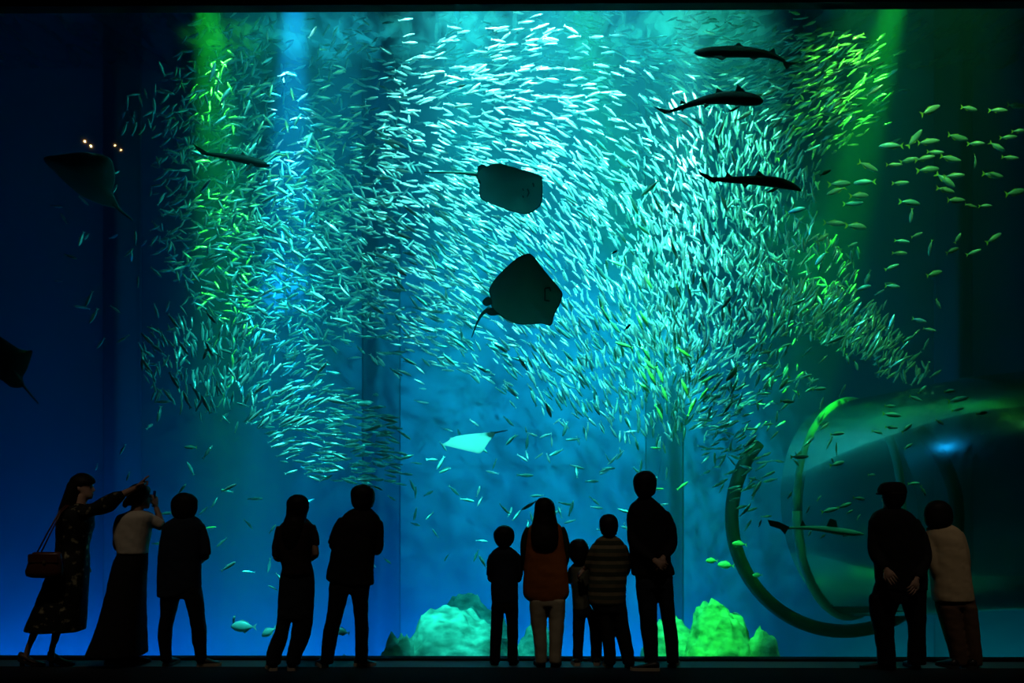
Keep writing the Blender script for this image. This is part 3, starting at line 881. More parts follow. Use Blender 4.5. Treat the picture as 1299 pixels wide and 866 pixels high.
ring('end_rib', c0, Vector((0.72, -0.70, 0.0)), R0, 0.07, 0.07, M['rib_pale'])
ring('end_collar', at(1072, 655, 16.9), Vector((0.05, -1, 0.0)), 1.66, 0.13, 0.10, M['rib_dark'], 130, 400)
for j in (17,):
    p = path[j]
    ring('rib', p, frame_at(j)[0], R0 + 0.02, 0.05, 0.05, M['rib_dark'])
    link('support_post', local(tube_mesh('support_post', [Vector((p.x, p.y, -2.1)), Vector((p.x, p.y, p.z - R0 * 0.9))], [0.16, 0.16], 12), tun), M['rib_dark'], tun)
tag(tun, 'round acrylic walk-through tunnel with pale end rib crossing the dark water', 'tunnel')

# ------------------------------------------------------------------ people
def cloth(name, c, c2=None, rough=0.85, vs=9, bump=0.25, bs=22):
    return mat(name, c, rough, 0.0, 0.15, base2=c2 or tuple(x * 1.5 for x in c), vscale=vs, var=0.3, bump=bump, bscale=bs)
M['skin'] = mat('skin', (0.42, 0.26, 0.19), 0.55, 0, 0.3, base2=(0.48, 0.31, 0.23), vscale=20, var=0.3)
M['hair'] = mat('black_hair', (0.005, 0.004, 0.004), 0.6, 0, 0.15, base2=(0.011, 0.009, 0.008), vscale=30, var=0.2, bump=0.5, bscale=60, stretch=(4, 4, 0.4))
M['black_cloth'] = cloth('black_cloth', (0.010, 0.010, 0.011))
M['black_knit'] = cloth('black_knit', (0.007, 0.007, 0.008))
M['navy_cloth'] = cloth('navy_cloth', (0.014, 0.022, 0.036))
M['denim'] = cloth('dark_denim', (0.012, 0.015, 0.022), (0.022, 0.028, 0.04), bump=0.3)
M['white_cloth'] = cloth('off_white_cloth', (0.62, 0.56, 0.46), (0.70, 0.64, 0.54))
M['rust_cloth'] = cloth('rust_cloth', (0.36, 0.10, 0.018), (0.42, 0.13, 0.026))
M['green_cloth'] = cloth('dark_green_cloth', (0.018, 0.030, 0.018))
M['khaki_cloth'] = cloth('khaki_cloth', (0.48, 0.42, 0.30), (0.56, 0.49, 0.36))
M['beige_cloth'] = cloth('beige_cloth', (0.44, 0.34, 0.20), (0.52, 0.41, 0.26))
M['brown_cloth'] = cloth('brown_cloth', (0.10, 0.055, 0.032), (0.14, 0.08, 0.05))
M['grey_cloth'] = cloth('grey_olive_cloth', (0.085, 0.085, 0.06))
M['plum_cloth'] = cloth('dark_plum_cloth', (0.018, 0.010, 0.011))
M['shoe_black'] = mat('black_shoe_leather', (0.012, 0.012, 0.012), 0.4, 0, 0.4)
M['shoe_brown'] = mat('brown_shoe_leather', (0.06, 0.035, 0.025), 0.4, 0, 0.4)
M['sole_pale'] = mat('pale_shoe_sole', (0.45, 0.38, 0.28), 0.7)
M['sole_dark'] = mat('dark_shoe_sole', (0.02, 0.02, 0.02), 0.8)
M['bag'] = mat('red_brown_leather', (0.055, 0.018, 0.012), 0.35, 0, 0.5, base2=(0.08, 0.028, 0.018), vscale=12, bump=0.2, bscale=60)
M['brass'] = mat('brass', (0.6, 0.45, 0.2), 0.3, 0.9)
M['eye'] = mat('dark_eye', (0.02, 0.015, 0.012), 0.2, 0, 0.6)
M['lip'] = mat('lips', (0.35, 0.13, 0.11), 0.5)
M['phone'] = mat('black_phone', (0.01, 0.01, 0.012), 0.25, 0, 0.5)

def print_mat(name, base, ink, scale, lo, hi):
    m = mat(name, base, 0.8, 0, 0.15)
    nt = m.node_tree; b = nt.nodes['Principled BSDF']
    tc = nt.nodes.new('ShaderNodeTexCoord')
    vo = nt.nodes.new('ShaderNodeTexNoise'); vo.inputs['Scale'].default_value = scale; vo.inputs['Detail'].default_value = 3
    nt.links.new(tc.outputs['Object'], vo.inputs['Vector'])
    r = nt.nodes.new('ShaderNodeValToRGB')
    r.color_ramp.elements[0].position = lo; r.color_ramp.elements[1].position = hi
    r.color_ramp.elements[0].color = (*base, 1); r.color_ramp.elements[1].color = (*ink, 1)
    nt.links.new(vo.outputs['Fac'], r.inputs[0]); nt.links.new(r.outputs[0], b.inputs['Base Color'])
    return m
M['floral'] = print_mat('black_floral_print', (0.009, 0.010, 0.009), (0.26, 0.24, 0.15), 17.0, 0.60, 0.72)
def stripe_mat():
    m = mat('striped_cloth', (0.1, 0.1, 0.06), 0.85, 0, 0.15)
    nt = m.node_tree; b = nt.nodes['Principled BSDF']
    tc = nt.nodes.new('ShaderNodeTexCoord')
    sp = nt.nodes.new('ShaderNodeSeparateXYZ'); nt.links.new(tc.outputs['Object'], sp.inputs[0])
    mu = nt.nodes.new('ShaderNodeMath'); mu.operation = 'MULTIPLY'; mu.inputs[1].default_value = 7.6
    nt.links.new(sp.outputs['Z'], mu.inputs[0])
    fr = nt.nodes.new('ShaderNodeMath'); fr.operation = 'FRACT'; nt.links.new(mu.outputs[0], fr.inputs[0])
    r = nt.nodes.new('ShaderNodeValToRGB'); r.color_ramp.interpolation = 'CONSTANT'
    els = [(0.0, (0.030, 0.038, 0.022)), (0.3, (0.12, 0.10, 0.055)), (0.52, (0.05, 0.06, 0.038)), (0.78, (0.17, 0.145, 0.09))]
    r.color_ramp.elements[0].position = 0.0; r.color_ramp.elements[0].color = (*els[0][1], 1)
    r.color_ramp.elements[1].position = els[1][0]; r.color_ramp.elements[1].color = (*els[1][1], 1)
    for p_, c_ in els[2:]:
        e = r.color_ramp.elements.new(p_); e.color = (*c_, 1)
    nt.links.new(fr.outputs[0], r.inputs[0]); nt.links.new(r.outputs[0], b.inputs['Base Color'])
    return m
M['striped'] = stripe_mat()

WORK = bpy.data.scenes.new('workbench')     # scratch scene, removed again at the end
class Shape:
    """collects closed lofts"""
    def __init__(s): s.V = []; s.F = []
    def rings(s, rows):
        st = len(s.V); n = len(rows[0])
        for r in rows: s.V.extend(r)
        for i in range(len(rows) - 1):
            for k in range(n):
                a = st + i * n + k; b = st + i * n + (k + 1) % n
                s.F.append((a, b, b + n, a + n))
        s.F.append(tuple(range(st, st + n))[::-1])
        s.F.append(tuple(range(st + (len(rows) - 1) * n, st + len(rows) * n)))
    def add_mesh(s, me):
        st = len(s.V)
        s.V.extend([v.co.copy() for v in me.vertices])
        s.F.extend([tuple(i + st for i in p.vertices) for p in me.polygons])

def solid(shape, voxel=0.011, it=4, wrinkle=0.0, seed=0):
    me = mesh('tmp', shape.V, shape.F)
    fix_normals(me)
    o = bpy.data.objects.new('tmp', me); WORK.collection.objects.link(o)
    r = o.modifiers.new('r', 'REMESH'); r.mode = 'VOXEL'; r.voxel_size = voxel; r.use_smooth_shade = True
    if it:
        sm = o.modifiers.new('s', 'SMOOTH'); sm.factor = 0.5; sm.iterations = it
    with bpy.context.temp_override(scene=WORK, view_layer=WORK.view_layers[0]):
        dg = bpy.context.evaluated_depsgraph_get()
    out = bpy.data.meshes.new_from_object(o.evaluated_get(dg))
    bpy.data.objects.remove(o); bpy.data.meshes.remove(me)
    if wrinkle:
        nv = len(out.vertices)
        co_ = np.empty(nv * 3, np.float32); no_ = np.empty(nv * 3, np.float32)
        out.vertices.foreach_get('co', co_); out.vertices.foreach_get('normal', no_)
        co_ = co_.reshape(-1, 3)
        amp = np.array([noise.noise((x * 9 + seed, y * 9, z * 14 + 5 * x)) + 0.5 * noise.noise((x * 22, y * 22 + seed, z * 30)) for x, y, z in co_.tolist()], np.float32)
        out.vertices.foreach_set('co', (co_ + no_.reshape(-1, 3) * (amp * wrinkle + 0.0035)[:, None]).ravel())
        out.update()
    out.polygons.foreach_set('use_smooth', [True] * len(out.polygons))
    return out

class Person:
    def __init__(s, row, label, px):
        s.D = EYE * F / (row - HY)
        s.s = s.D / F
        g = at(px, row, s.D)
        s.root = empty('person', (g.x, g.y, 0.0))
        tag(s.root, label, 'person')
        s.body = Shape()
        s.extra = []
    def p(s, px, py, dy=0.0): return at(px, py, s.D + dy)
    def rows(s, shape, rows, hd, dy=0.0, shrink=1.0, seg=20, sub=3, pw=2.4):
        """rows (py, xl, xr[, half depth[, dy]]) stacked top to bottom"""
        full = []
        for i, r in enumerate(rows):
            h = r[3] if len(r) > 3 and r[3] is not None else (hd if not callable(hd) else hd(i / (len(rows) - 1)))
            d = r[4] if len(r) > 4 else dy
            full.append((r[0], r[1], r[2], h, d))
        sm = smooth_open(full, sub)
        out = []
        for (py, xl, xr, h, d) in sm:
            c = s.p((xl + xr) / 2, py, d)
            hw = (xr - xl) / 2 * s.s * shrink
            ring_ = []
            for k in range(seg):
                a = 2 * math.pi * k / seg
                ca, sa = math.cos(a), math.sin(a)
                e = 2.0 / pw
                ring_.append(c + Vector((hw * math.copysign(abs(ca) ** e, ca), h * shrink * math.copysign(abs(sa) ** e, sa), 0)))
            out.append(ring_)
        shape.rings(out)
    def limb(s, shape, pts, shrink=1.0, seg=12, sub=3):
        """pts (px, py, dy, radius px)"""
        sm = smooth_open(pts, sub)
        P = [s.p(q[0], q[1], q[2]) for q in sm]
        shape.add_mesh(tube_mesh('t', P, [max(q[3], 0.8) * s.s * shrink for q in sm], seg))
    def part(s, name, me, m, parent=None, label=None):
        o = link(name, local(me, s.root), m, parent or s.root)
        if label: o['label'] = label
        return o
    # ---- head
    def head(s, cx, crown, chin, yaw, dy=0.0, tilt=0.0):
        h = (chin - crown) * s.s
        base = s.p(cx, chin, dy)
        y_ = math.radians(yaw)
        f = Vector((math.sin(y_), math.cos(y_), tilt)).normalized()
        r = Vector((math.cos(y_), -math.sin(y_), 0))
        u = r.cross(f)
        if u.z < 0: u = -u
        def P(x, y, z): return base + r * (x * h) + f * (y * h) + u * (z * h)
        s.hP, s.hh = P, h
        prof = [(0.0, .36, .10, .10), (.06, .40, -.02, .19), (.16, .405, -.16, .255), (.28, .40, -.30, .29), (.40, .395, -.38, .315), (.5, .385, -.42, .33),
                (.62, .405, -.44, .34), (.74, .385, -.43, .33), (.85, .31, -.37, .28), (.94, .18, -.25, .19), (1.0, .02, -.10, .07)]
        rows = []
        for (z, fr, bk, hw) in prof:
            c = (fr + bk) / 2; d = (fr - bk) / 2
            rows.append([P(hw * math.cos(2 * math.pi * k / 20), c + d * math.sin(2 * math.pi * k / 20), z) for k in range(20)])
        s.body.rings(rows)
        # nose, brow, lips, ears
        s.body.add_mesh(tube_mesh('t', [P(0, .36, .56), P(0, .42, .46), P(0, .475, .36), P(0, .40, .30)], [.03 * h, .045 * h, .06 * h, .045 * h], 8))
        s.body.add_mesh(tube_mesh('t', [P(-.2, .34, .60), P(0, .39, .60), P(.2, .34, .60)], [.04 * h] * 3, 6))
        s.body.add_mesh(tube_mesh('t', [P(-.09, .365, .2), P(0, .40, .21), P(.09, .365, .2)], [.025 * h, .035 * h, .025 * h], 6))
        for sg in (-1, 1):
            s.body.add_mesh(tube_mesh('t', [P(sg * .32, -.02, .30), P(sg * .355, -.03, .38), P(sg * .37, -.06, .48), P(sg * .33, -.04, .55)], [.03 * h, .045 * h, .055 * h, .03 * h], 8))
            bm = bmesh.new(); bmesh.ops.create_uvsphere(bm, u_segments=10, v_segments=8, radius=.034 * h)
            me = bpy.data.meshes.new('eye'); bm.to_mesh(me); bm.free()
            for v in me.vertices: v.co = P(sg * .145, .362, .5) + v.co
            s.extra.append(('eye', me, M['eye']))
        me = tube_mesh('mouth', [P(-.10, .372, .2), P(0, .425, .205), P(.10, .372, .2)], [.008 * h, .02 * h, .008 * h], 6)
        s.extra.append(('mouth', me, M['lip']))
    def hair_cap(s, shape, front=.30, low=.18, puff=1.08):
        """short hair around the back and top of the skull; leaves the face free"""
        P = s.hP
        prof = [(low, -.06, -.36, .30), (.32, -.04, -.42, .335), (.45, -.02, -.46, .355), (.56, .04, -.475, .365), (.66, front * .8, -.48, .37), (.76, front + .10, -.47, .36), (.87, front + .06, -.42, .315), (.96, .22, -.31, .23), (1.03, .10, -.20, .13), (1.055, .0, -.08, .04)]
        rows = []
        for (z, fr, bk, hw) in prof:
            c = (fr + bk) / 2; d = (fr - bk) / 2 * puff
            rows.append([P(hw * puff * math.cos(2 * math.pi * k / 20), c + d * math.sin(2 * math.pi * k / 20), z) for k in range(20)])
        shape.rings(rows)
    # ---- hands: palm, four fingers and a thumb, joined to the body mesh
    def hand(s, wrist, dirv, back, size=1.0, mode='relaxed', side=1):
        d = Vector(dirv).normalized(); b = Vector(back); b = (b - d * b.dot(d)).normalized()
        l = d.cross(b) * side
        w_ = Vector(wrist)
        S = Shape()
        rows = []
        for (t, hw, th) in [(-.012, .022, .016), (0.02, .028, .016), (.05, .038, .015), (.085, .041, .012)]:
            c = w_ + d * (t * size)
            rows.append([c + l * (hw * size * math.cos(2 * math.pi * k / 12)) + b * (th * size * math.sin(2 * math.pi * k / 12)) for k in range(12)])
        S.rings(rows)
        curls = {'relaxed': [25, 28, 32, 36], 'point': [2, 78, 82, 84], 'grip': [55, 60, 62, 66], 'open': [8, 8, 10, 12]}[mode]
        lens = [.072, .080, .074, .058]
        for k in range(4):
            o_ = w_ + d * (.082 * size) + l * ((.030 - .020 * k) * size)
            dd = (d + l * (.10 - .065 * k)).normalized(); pts = [o_ - d * (.02 * size), o_]
            ang = 0
            for seg_, fr in enumerate((.45, .30, .25)):
                ang += math.radians(curls[k] * (0.7 if seg_ == 0 else 1.0))
                v_ = dd * math.cos(ang) - b * math.sin(ang)
                pts.append(pts[-1] + v_ * (lens[k] * fr * size))
            S.add_mesh(tube_mesh('f', pts, [.0092 * size, .0092 * size, .0085 * size, .0078 * size, .0055 * size], 8))
        to = w_ + d * (.022 * size) + l * (.026 * size)
        td = (d * .75 + l * .62 - b * .25).normalized()
        tp = [to - l * (.01 * size), to, to + td * (.034 * size)]
        td2 = (d * .9 + l * (.1 if mode != 'open' else .4) - b * .35).normalized()
        tp += [tp[-1] + td2 * (.024 * size), tp[-1] + td2 * (.045 * size)]
        S.add_mesh(tube_mesh('f', tp, [.012 * size, .012 * size, .0105 * size, .0095 * size, .0065 * size], 8))
        s.hands = getattr(s, 'hands', []) + [S]
    def arm(s, sh, el, wr, hand_dir=None, back=(0, -1, 0), mode='relaxed', side=1, size=1.0, r=(5.5, 4.6, 3.4)):
        k = size
        s.limb(s.body, [(sh[0], sh[1], sh[2], r[0] * k), ((sh[0] + el[0]) / 2, (sh[1] + el[1]) / 2, (sh[2] + el[2]) / 2, (r[0] * .95) * k), (el[0], el[1], el[2], r[1] * k),
                        (el[0] * .6 + wr[0] * .4, el[1] * .6 + wr[1] * .4, el[2] * .6 + wr[2] * .4, r[1] * 1.02 * k), (wr[0], wr[1], wr[2], r[2] * k)])
        w_ = s.p(*wr); e_ = s.p(*el)
        s.hand(w_, hand_dir or (w_ - e_), back, size, mode, side)
    def legs(s, *legs, hd=None):
        for lg in legs: s.rows(s.body, lg, (lambda t: 0.075 - 0.035 * t) if hd is None else hd, shrink=0.72)
    def shoe(s, hx, row, toe, L=0.26, upper='shoe_black', sole='sole_dark', W=0.046, heel=0.0, high=0.075):
        """heel point on the floor (pixel + row), toe = horizontal direction (x, y)"""
        Df = EYE * F / (row - HY)
        o_ = at(hx, row, Df); o_.z = 0.0
        d = Vector((toe[0], toe[1], 0)).normalized(); l = Vector((-d.y, d.x, 0))
        up_ = Vector((0, 0, 1))
        prof = [(0.0, .55, high * .85), (.06, .78, high), (.2, .85, high * 1.02), (.38, .86, high * .88), (.55, .98, high * .68), (.74, 1.0, high * .5), (.9, .8, high * .38), (1.0, .35, high * .24)]
        rows, srows = [], []
        lift = lambda t: heel * max(0.0, 1 - t / 0.6)
        for (t, wd, hg) in prof:
            c = o_ + d * (t * L) + up_ * lift(t)
            rr, sr = [], []
            for k in range(14):
                a = 2 * math.pi * k / 14
                ca, sa = math.cos(a), math.sin(a)
                rr.append(c + l * (W * wd * ca * (1 - .25 * max(sa, 0))) + up_ * (0.020 + (hg - .012) * (sa * .5 + .5)))
                sr.append(c + l * (W * 1.06 * wd * math.copysign(abs(ca) ** .7, ca)) + up_ * (0.0005 + 0.026 * (1 if sa > 0 else 0)) + d * (0.004 * (1 if t > .5 else -1)))
            rows.append(rr); srows.append(sr)
        S = Shape(); S.rings(rows); me = mesh('shoe', S.V, S.F, True); fix_normals(me)
        sh_ = s.part('shoe', me, M[upper])
        S2 = Shape(); S2.rings(srows)
        if heel:
            S2.rings([[o_ + d * (.03 * L + .10 * L * (1 + math.cos(2 * math.pi * k / 8))) + l * (.026 * math.sin(2 * math.pi * k / 8)) + up_ * z for k in range(8)] for z in (0.0005, heel + .01)])
        me2 = mesh('sole', S2.V, S2.F); fix_normals(me2)
        s.part('sole', me2, M[sole], sh_)
    def finish(s, skin='skin', hair=None, hair_it=3):
        me = solid(s.body, 0.0085, 3)
        S = Shape(); S.add_mesh(me)
        for h in getattr(s, 'hands', []):
            st = len(S.V); S.V.extend(h.V); S.F.extend([tuple(i + st for i in f) for f in h.F])
        out = mesh('body', S.V, S.F, True)
        b = s.part('body', out, M[skin])
        for (nm, me_, m_) in s.extra: s.part(nm, me_, m_, b)
        if hair is not None: s.part('hair', solid(hair, 0.009, hair_it, 0.004), M['hair'])
        return s.root

def garment(P_, name, shape, m, wr=0.004, vox=0.011, it=4, label=None):
    return P_.part(name, solid(shape, vox, it, wr, seed=P_.root.location.x * 3), M[m], None, label)

def build(row, px, label, head, hair_rows, top_rows, top_hd, top_m, arms, sleeves, pelvis, legs, bot_m, shoes, size=1.0,
          hair_dy=-0.035, hair_hd=0.09, top_name='shirt', bot_name='trousers', sleeve_m=None, leg_hd=None, top_dy=0.0, neck=None, cap=True):
    P = Person(row, label, px)
    P.head(*head)
    cx, crown, chin = head[0], head[1], head[2]
    hair = Shape()
    if hair_rows:
        hr = hair_rows
        if hr[0][0] < crown:
            y0, (yw, xl, xr) = hr[0][0], hr[2][:3]
            q_ = [r for r in hr if r[0] <= hr[2][0] + 0.01]
            yw = max(yw, y0 + (xr - xl) * 0.42)
            cm, hw_ = (xl + xr) / 2, (xr - xl) / 2
            hr = [(y0 + (yw - y0) * t, cm - hw_ * math.sqrt(1 - (1 - t) ** 2), cm + hw_ * math.sqrt(1 - (1 - t) ** 2), hair_hd * math.sqrt(1 - (1 - t) ** 2)) for t in (0.004, 0.05, 0.15, 0.3, 0.5, 0.75)] + [r for r in hr[2:] if r[0] > y0 + (yw - y0) * 0.8]
        P.rows(hair, hr, hair_hd, hair_dy, pw=2.0, seg=24)
    if cap: P.hair_cap(hair)
    nk = neck or (cx, chin - 4, cx, top_rows[1][0] + 4)
    P.limb(P.body, [(nk[0], nk[1], -0.01, 8.2 * size), ((nk[0] + nk[2]) / 2, (nk[1] + nk[3]) / 2, -0.015, 7.6 * size), (nk[2], nk[3], -0.01, 9.5 * size)])
    P.rows(P.body, top_rows[1:], top_hd, top_dy, shrink=0.84)
    if pelvis: P.rows(P.body, pelvis, 0.10, shrink=0.84)
    for lg in legs: P.rows(P.body, lg, leg_hd or (lambda t: 0.078 - 0.032 * t), shrink=0.70)
    for a in arms: P.arm(*a[0], **a[1])
    top = Shape(); P.rows(top, top_rows, top_hd, top_dy)
    slv = top if sleeve_m is None else Shape()
    for sl in sleeves: P.limb(slv, sl)
    garment(P, top_name, top, top_m)
    if sleeve_m is not None and sleeves:
        garment(P, 'sleeves', slv, sleeve_m)
    if pelvis:
        bt = Shape(); P.rows(bt, pelvis, lambda t: 0.105 + 0.012 * t)
        for lg in legs: P.rows(bt, lg, leg_hd or (lambda t: 0.108 - 0.05 * t))
        garment(P, bot_name, bt, bot_m)
    for sh in shoes: P.shoe(*sh[0], **sh[1])
    return P, hair

def A(sh, el, wr, **k): return ((sh, el, wr), k)
def SH(hx, row, toe, **k): return ((hx, row, toe), k)
tophd = lambda t: 0.075 + 0.055 * min(1, t * 3)

# 1 woman in the long floral dress, in profile, pointing
P, hair = build(845, 66, 'woman in a long dark floral dress pointing up with one arm',
    (105, 601.5, 633, 90), [(600.5, 100, 112, .05), (604, 92.5, 119), (609, 88, 121, .088), (613, 86.5, 119, .088), (617, 85.5, 111), (624, 83, 106.5), (632, 80, 104.5), (640, 77, 102), (648, 75, 100), (656, 74.5, 96, .09), (662, 77, 91, .07)],
    [(638, 98, 109, .06), (643, 88, 113, .12), (648, 79, 115.5, .17), (656, 75, 117, .185), (666, 73.5, 117.5, .17), (676, 73, 115.5, .15), (690, 72.5, 112, .13), (698, 72, 111.5, .13), (711, 70, 111.5, .15), (733, 60, 110.5, .18), (760, 50, 108.5, .21), (785, 39.5, 107, .235), (799, 34, 105.8, .25)],
    0.15, 'floral',
    [A((103, 649, -0.13), (147, 631, -0.10), (173, 618, -0.06), hand_dir=(0.75, 0.02, 0.66), back=(-0.66, 0, 0.75), mode='point', side=1, r=(5.5, 4.6, 3.2)),
     A((98, 652, 0.14), (90, 686, 0.19), (104, 712, 0.2), back=(0, 1, 0), side=-1)],
    [[(101, 650, -0.13, 9), (118, 646.5, -0.12, 8), (130, 641.5, -0.11, 10), (139, 637.5, -0.105, 10.5), (148, 631, -0.10, 8), (157, 626.5, -0.09, 4.8)],
     [(98, 652, 0.13, 8.5), (91, 680, 0.17, 8), (95, 698, 0.19, 7)]],
    None, [[(770, 46, 62), (800, 37, 52), (812, 34, 46), (824, 30, 40), (838, 27, 38)], [(770, 68, 90), (800, 64.5, 80), (812, 63, 76), (824, 60.5, 71), (838, 61, 72)]], None,
    [SH(24, 845, (1, 0.06), L=0.215, upper='shoe_brown', sole='sole_dark', heel=0.05, W=.04), SH(61, 844, (1, 0.04), L=0.222, upper='shoe_brown', sole='sole_dark', heel=0.05, W=.04)],
    hair_dy=0.0, top_name='dress', neck=(104, 628, 101, 646), leg_hd=lambda t: 0.055 - 0.02 * t)
P.finish(hair=hair)
# her handbag
bagD = P.D - 0.30
hb = empty('handbag', at(56, 732, bagD))
S = Shape(); rows = []
for (py, xl, xr, hd_) in [(700, 43, 76, .035), (702, 41, 78, .05), (712, 37, 79.5, .06), (724, 33, 80, .065), (730, 34, 79, .06), (732.5, 40, 74, .04)]:
    c = at((xl + xr) / 2, py, bagD); hw = (xr - xl) / 2 * bagD / F
    rows.append([c + Vector((hw * math.copysign(abs(math.cos(a)) ** .5, math.cos(a)), hd_ * math.copysign(abs(math.sin(a)) ** .6, math.sin(a)), 0)) for a in [2 * math.pi * k / 24 for k in range(24)]])
S.rings(rows); me = fix_normals(mesh('pouch', S.V, S.F, True)); link('pouch', local(me, hb), M['bag'], hb)
fl_ = box_mesh('flap', (-0.125, -0.066, -0.075), (0.125, -0.050, 0.0), 0.006)
for v in fl_.vertices: v.co += at(58, 702, bagD)
link('flap', local(fl_, hb), M['bag'], hb)
cl = box_mesh('clasp', (-0.012, -0.076, -0.078), (0.012, -0.062, -0.055), 0.003)
for v in cl.vertices: v.co += at(60, 702, bagD)
link('clasp', local(cl, hb), M['brass'], hb)
link('strap', local(tube_mesh('strap', [at(47, 701, bagD), at(60, 676, bagD + 0.03), at(76, 648, P.D - 0.20), at(84, 641, P.D - 0.12), at(92, 641, P.D - 0.0)], [0.007] * 5, 8), hb), M['bag'], hb)
link('strap', local(tube_mesh('strap', [at(52, 701, bagD), at(63, 678, bagD + 0.03), at(77, 650, P.D - 0.21), at(86, 642, P.D - 0.13), at(93, 642, P.D - 0.0)], [0.007] * 5, 8), hb), M['bag'], hb)
tag(hb, 'red-brown leather shoulder bag hanging at the pointing woman\'s hip', 'bag')

# 2 woman in the white shirt and long black skirt, taking a picture
P, hair = build(843, 148, 'woman in a white shirt and long black skirt raising a phone',
    (177.5, 614.5, 645, 55), [(613.5, 171, 183, .05), (617, 166, 188.5), (623, 163, 190, .09), (630, 162, 187, .085), (636, 162, 183, .075), (641, 165, 180, .06)],
    [(647, 167, 181, .05), (651, 157, 191), (656, 149, 195), (668, 145, 192), (684, 146, 189), (695, 149, 187), (702, 150, 187)],
    tophd, 'white_cloth',
    [A((189, 659, 0.0), (206, 669, 0.06), (198, 643, 0.10), hand_dir=(-0.15, 0.1, 1), back=(0.9, -0.3, 0), mode='grip', side=-1),
     A((153, 661, -0.02), (147, 690, 0.0), (158, 707, 0.15), back=(-1, 0, 0))],
    [[(186, 658, 0.0, 8), (197, 662, 0.03, 7.5), (205, 667, 0.05, 6.5)], [(154, 660, -0.02, 7), (149, 674, -0.01, 6)]],
    [(699, 150.5, 187, .105), (706, 148, 186.5, .12), (713, 145, 186, .14), (730, 141, 184.5, .165), (750, 137, 183.5, .19), (775, 131, 183, .22), (797, 124.5, 183.5, .25), (815, 118, 184, .275), (829, 112, 184.5, .29)],
    [], 'black_cloth', [SH(135, 843, (0.55, 0.8), L=.24), SH(160, 843, (0.6, 0.75), L=.24)], bot_name='skirt', hair_dy=-0.02, top_name='shirt', neck=(175, 640, 172, 654))
P.limb(P.body, [(140, 790, 0, 7), (137, 815, 0, 5.5), (135.5, 834, 0.02, 4.5)]); P.limb(P.body, [(166, 790, 0, 7), (164, 815, 0, 5.5), (163, 834, 0.02, 4.5)])
P.limb(hair, [(166, 633, -0.04, 5), (160, 638, -0.06, 4.2), (157.5, 643, -0.065, 2)])
P.finish(hair=hair)
ph = box_mesh('smartphone', (-0.006, -0.036, -0.072), (0.006, 0.036, 0.072), 0.004)
po = empty('smartphone', at(195.2, 632.5, P.D + 0.115)); po.rotation_euler = (0, 0.1, 0.5)
link('case', ph, M['phone'], po)
sc_ = box_mesh('screen', (-0.0072, -0.031, -0.066), (-0.0061, 0.031, 0.066)); link('screen', sc_, M['eye'], po)
tag(po, 'dark phone held up by the woman in the white shirt', 'phone')

# 3 person in the loose navy shirt
P, hair = build(845, 232, 'person with bobbed hair in a loose navy shirt and slim black trousers',
    (235, 627, 657, 20), [(625, 227, 242, .05), (628, 220.5, 247.5), (634, 217.5, 250.5), (642, 217, 250.5), (649, 218, 249), (655, 221, 245, .08), (658.5, 226, 241, .06)],
    [(653, 230, 243, .06), (657, 221, 250), (663, 211.5, 256), (672, 207, 258.5), (690, 203, 257), (711, 201, 255), (735, 200, 254.5), (747, 200, 253), (756, 201, 236, .13)],
    tophd, 'navy_cloth',
    [A((251, 667, 0), (262, 703, 0.0), (252, 714, 0.2), back=(1, 0, 0)), A((213, 668, 0), (207, 704, 0.04), (222, 714, 0.2), back=(-1, 0, 0))],
    [[(251, 667, 0, 8.5), (257, 682, 0, 8), (261.5, 704, 0.01, 6.5)], [(214, 668, 0, 8), (209, 700, 0.04, 7)]],
    [(738, 204, 253, .11), (750, 204, 254.5, .115), (758, 205, 256, .11)],
    [[(745, 204.5, 230), (770, 205, 224), (785, 204, 220), (797, 202, 217.6), (813, 201.6, 217), (829, 204, 216.6), (838, 204.5, 217)],
     [(745, 232, 254.5), (762, 236, 257), (781, 241, 258.7), (797, 243.7, 260.6), (813, 245, 261), (827, 248, 261), (838, 248.5, 261)]],
    'black_cloth', [SH(210, 845, (0.1, 1), upper='shoe_black', sole='sole_pale'), SH(250, 845, (1, 0.25), L=.20, sole='sole_pale')])
P.finish(hair=hair)

# 4 long-haired woman in dark top and jeans
P, hair = build(850, 358, 'long-haired woman in a dark short-sleeved top and dark jeans',
    (378, 629, 659, 12), [(627, 371, 384, .05), (631, 366, 390), (638, 364, 391.5), (646, 364, 391), (654, 363, 389, .085), (661, 360, 387.5, .075, -.06), (670, 358, 386, .06, -.085), (682, 357.5, 384, .05, -.095), (692, 360, 380, .04, -.1), (698, 364, 375, .025, -.1)],
    [(655, 371, 386, .06), (660, 363, 391), (666, 356.5, 396), (675, 353, 398), (686, 352, 397), (700, 353.5, 395), (712, 357.5, 394), (721, 359, 396), (728, 357.5, 397.5)],
    tophd, 'plum_cloth',
    [A((358, 669, 0), (350.5, 706, 0.0), (367, 712, 0.2), back=(-1, 0, 0)), A((394, 669, 0), (400.5, 702, 0.0), (392, 711, 0.14), back=(1, 0, 0))],
    [[(358, 669, 0, 7.5), (352.5, 690, 0, 6.8), (350.5, 706, 0.0, 5.5)], [(393, 669, 0, 7.5), (398, 680, 0, 6.5), (400.5, 692, 0, 5.2)]],
    [(720, 358.5, 396.5), (735, 355, 398.5), (755, 353.5, 398.5), (770, 353, 397.5), (784, 352.5, 396.5)],
    [[(775, 353, 374), (793, 351.5, 367), (813, 344, 363.5), (829, 338.5, 357.5), (842, 338.5, 356)], [(775, 374, 397), (793, 371.5, 395.5), (813, 368.5, 391), (829, 364.5, 383.5), (842, 363.5, 380)]],
    'denim', [SH(347.5, 851, (-0.35, 1), sole='sole_pale'), SH(370, 851, (-0.15, 1), sole='sole_pale')], top_name='top', bot_name='jeans')
P.finish(hair=hair)

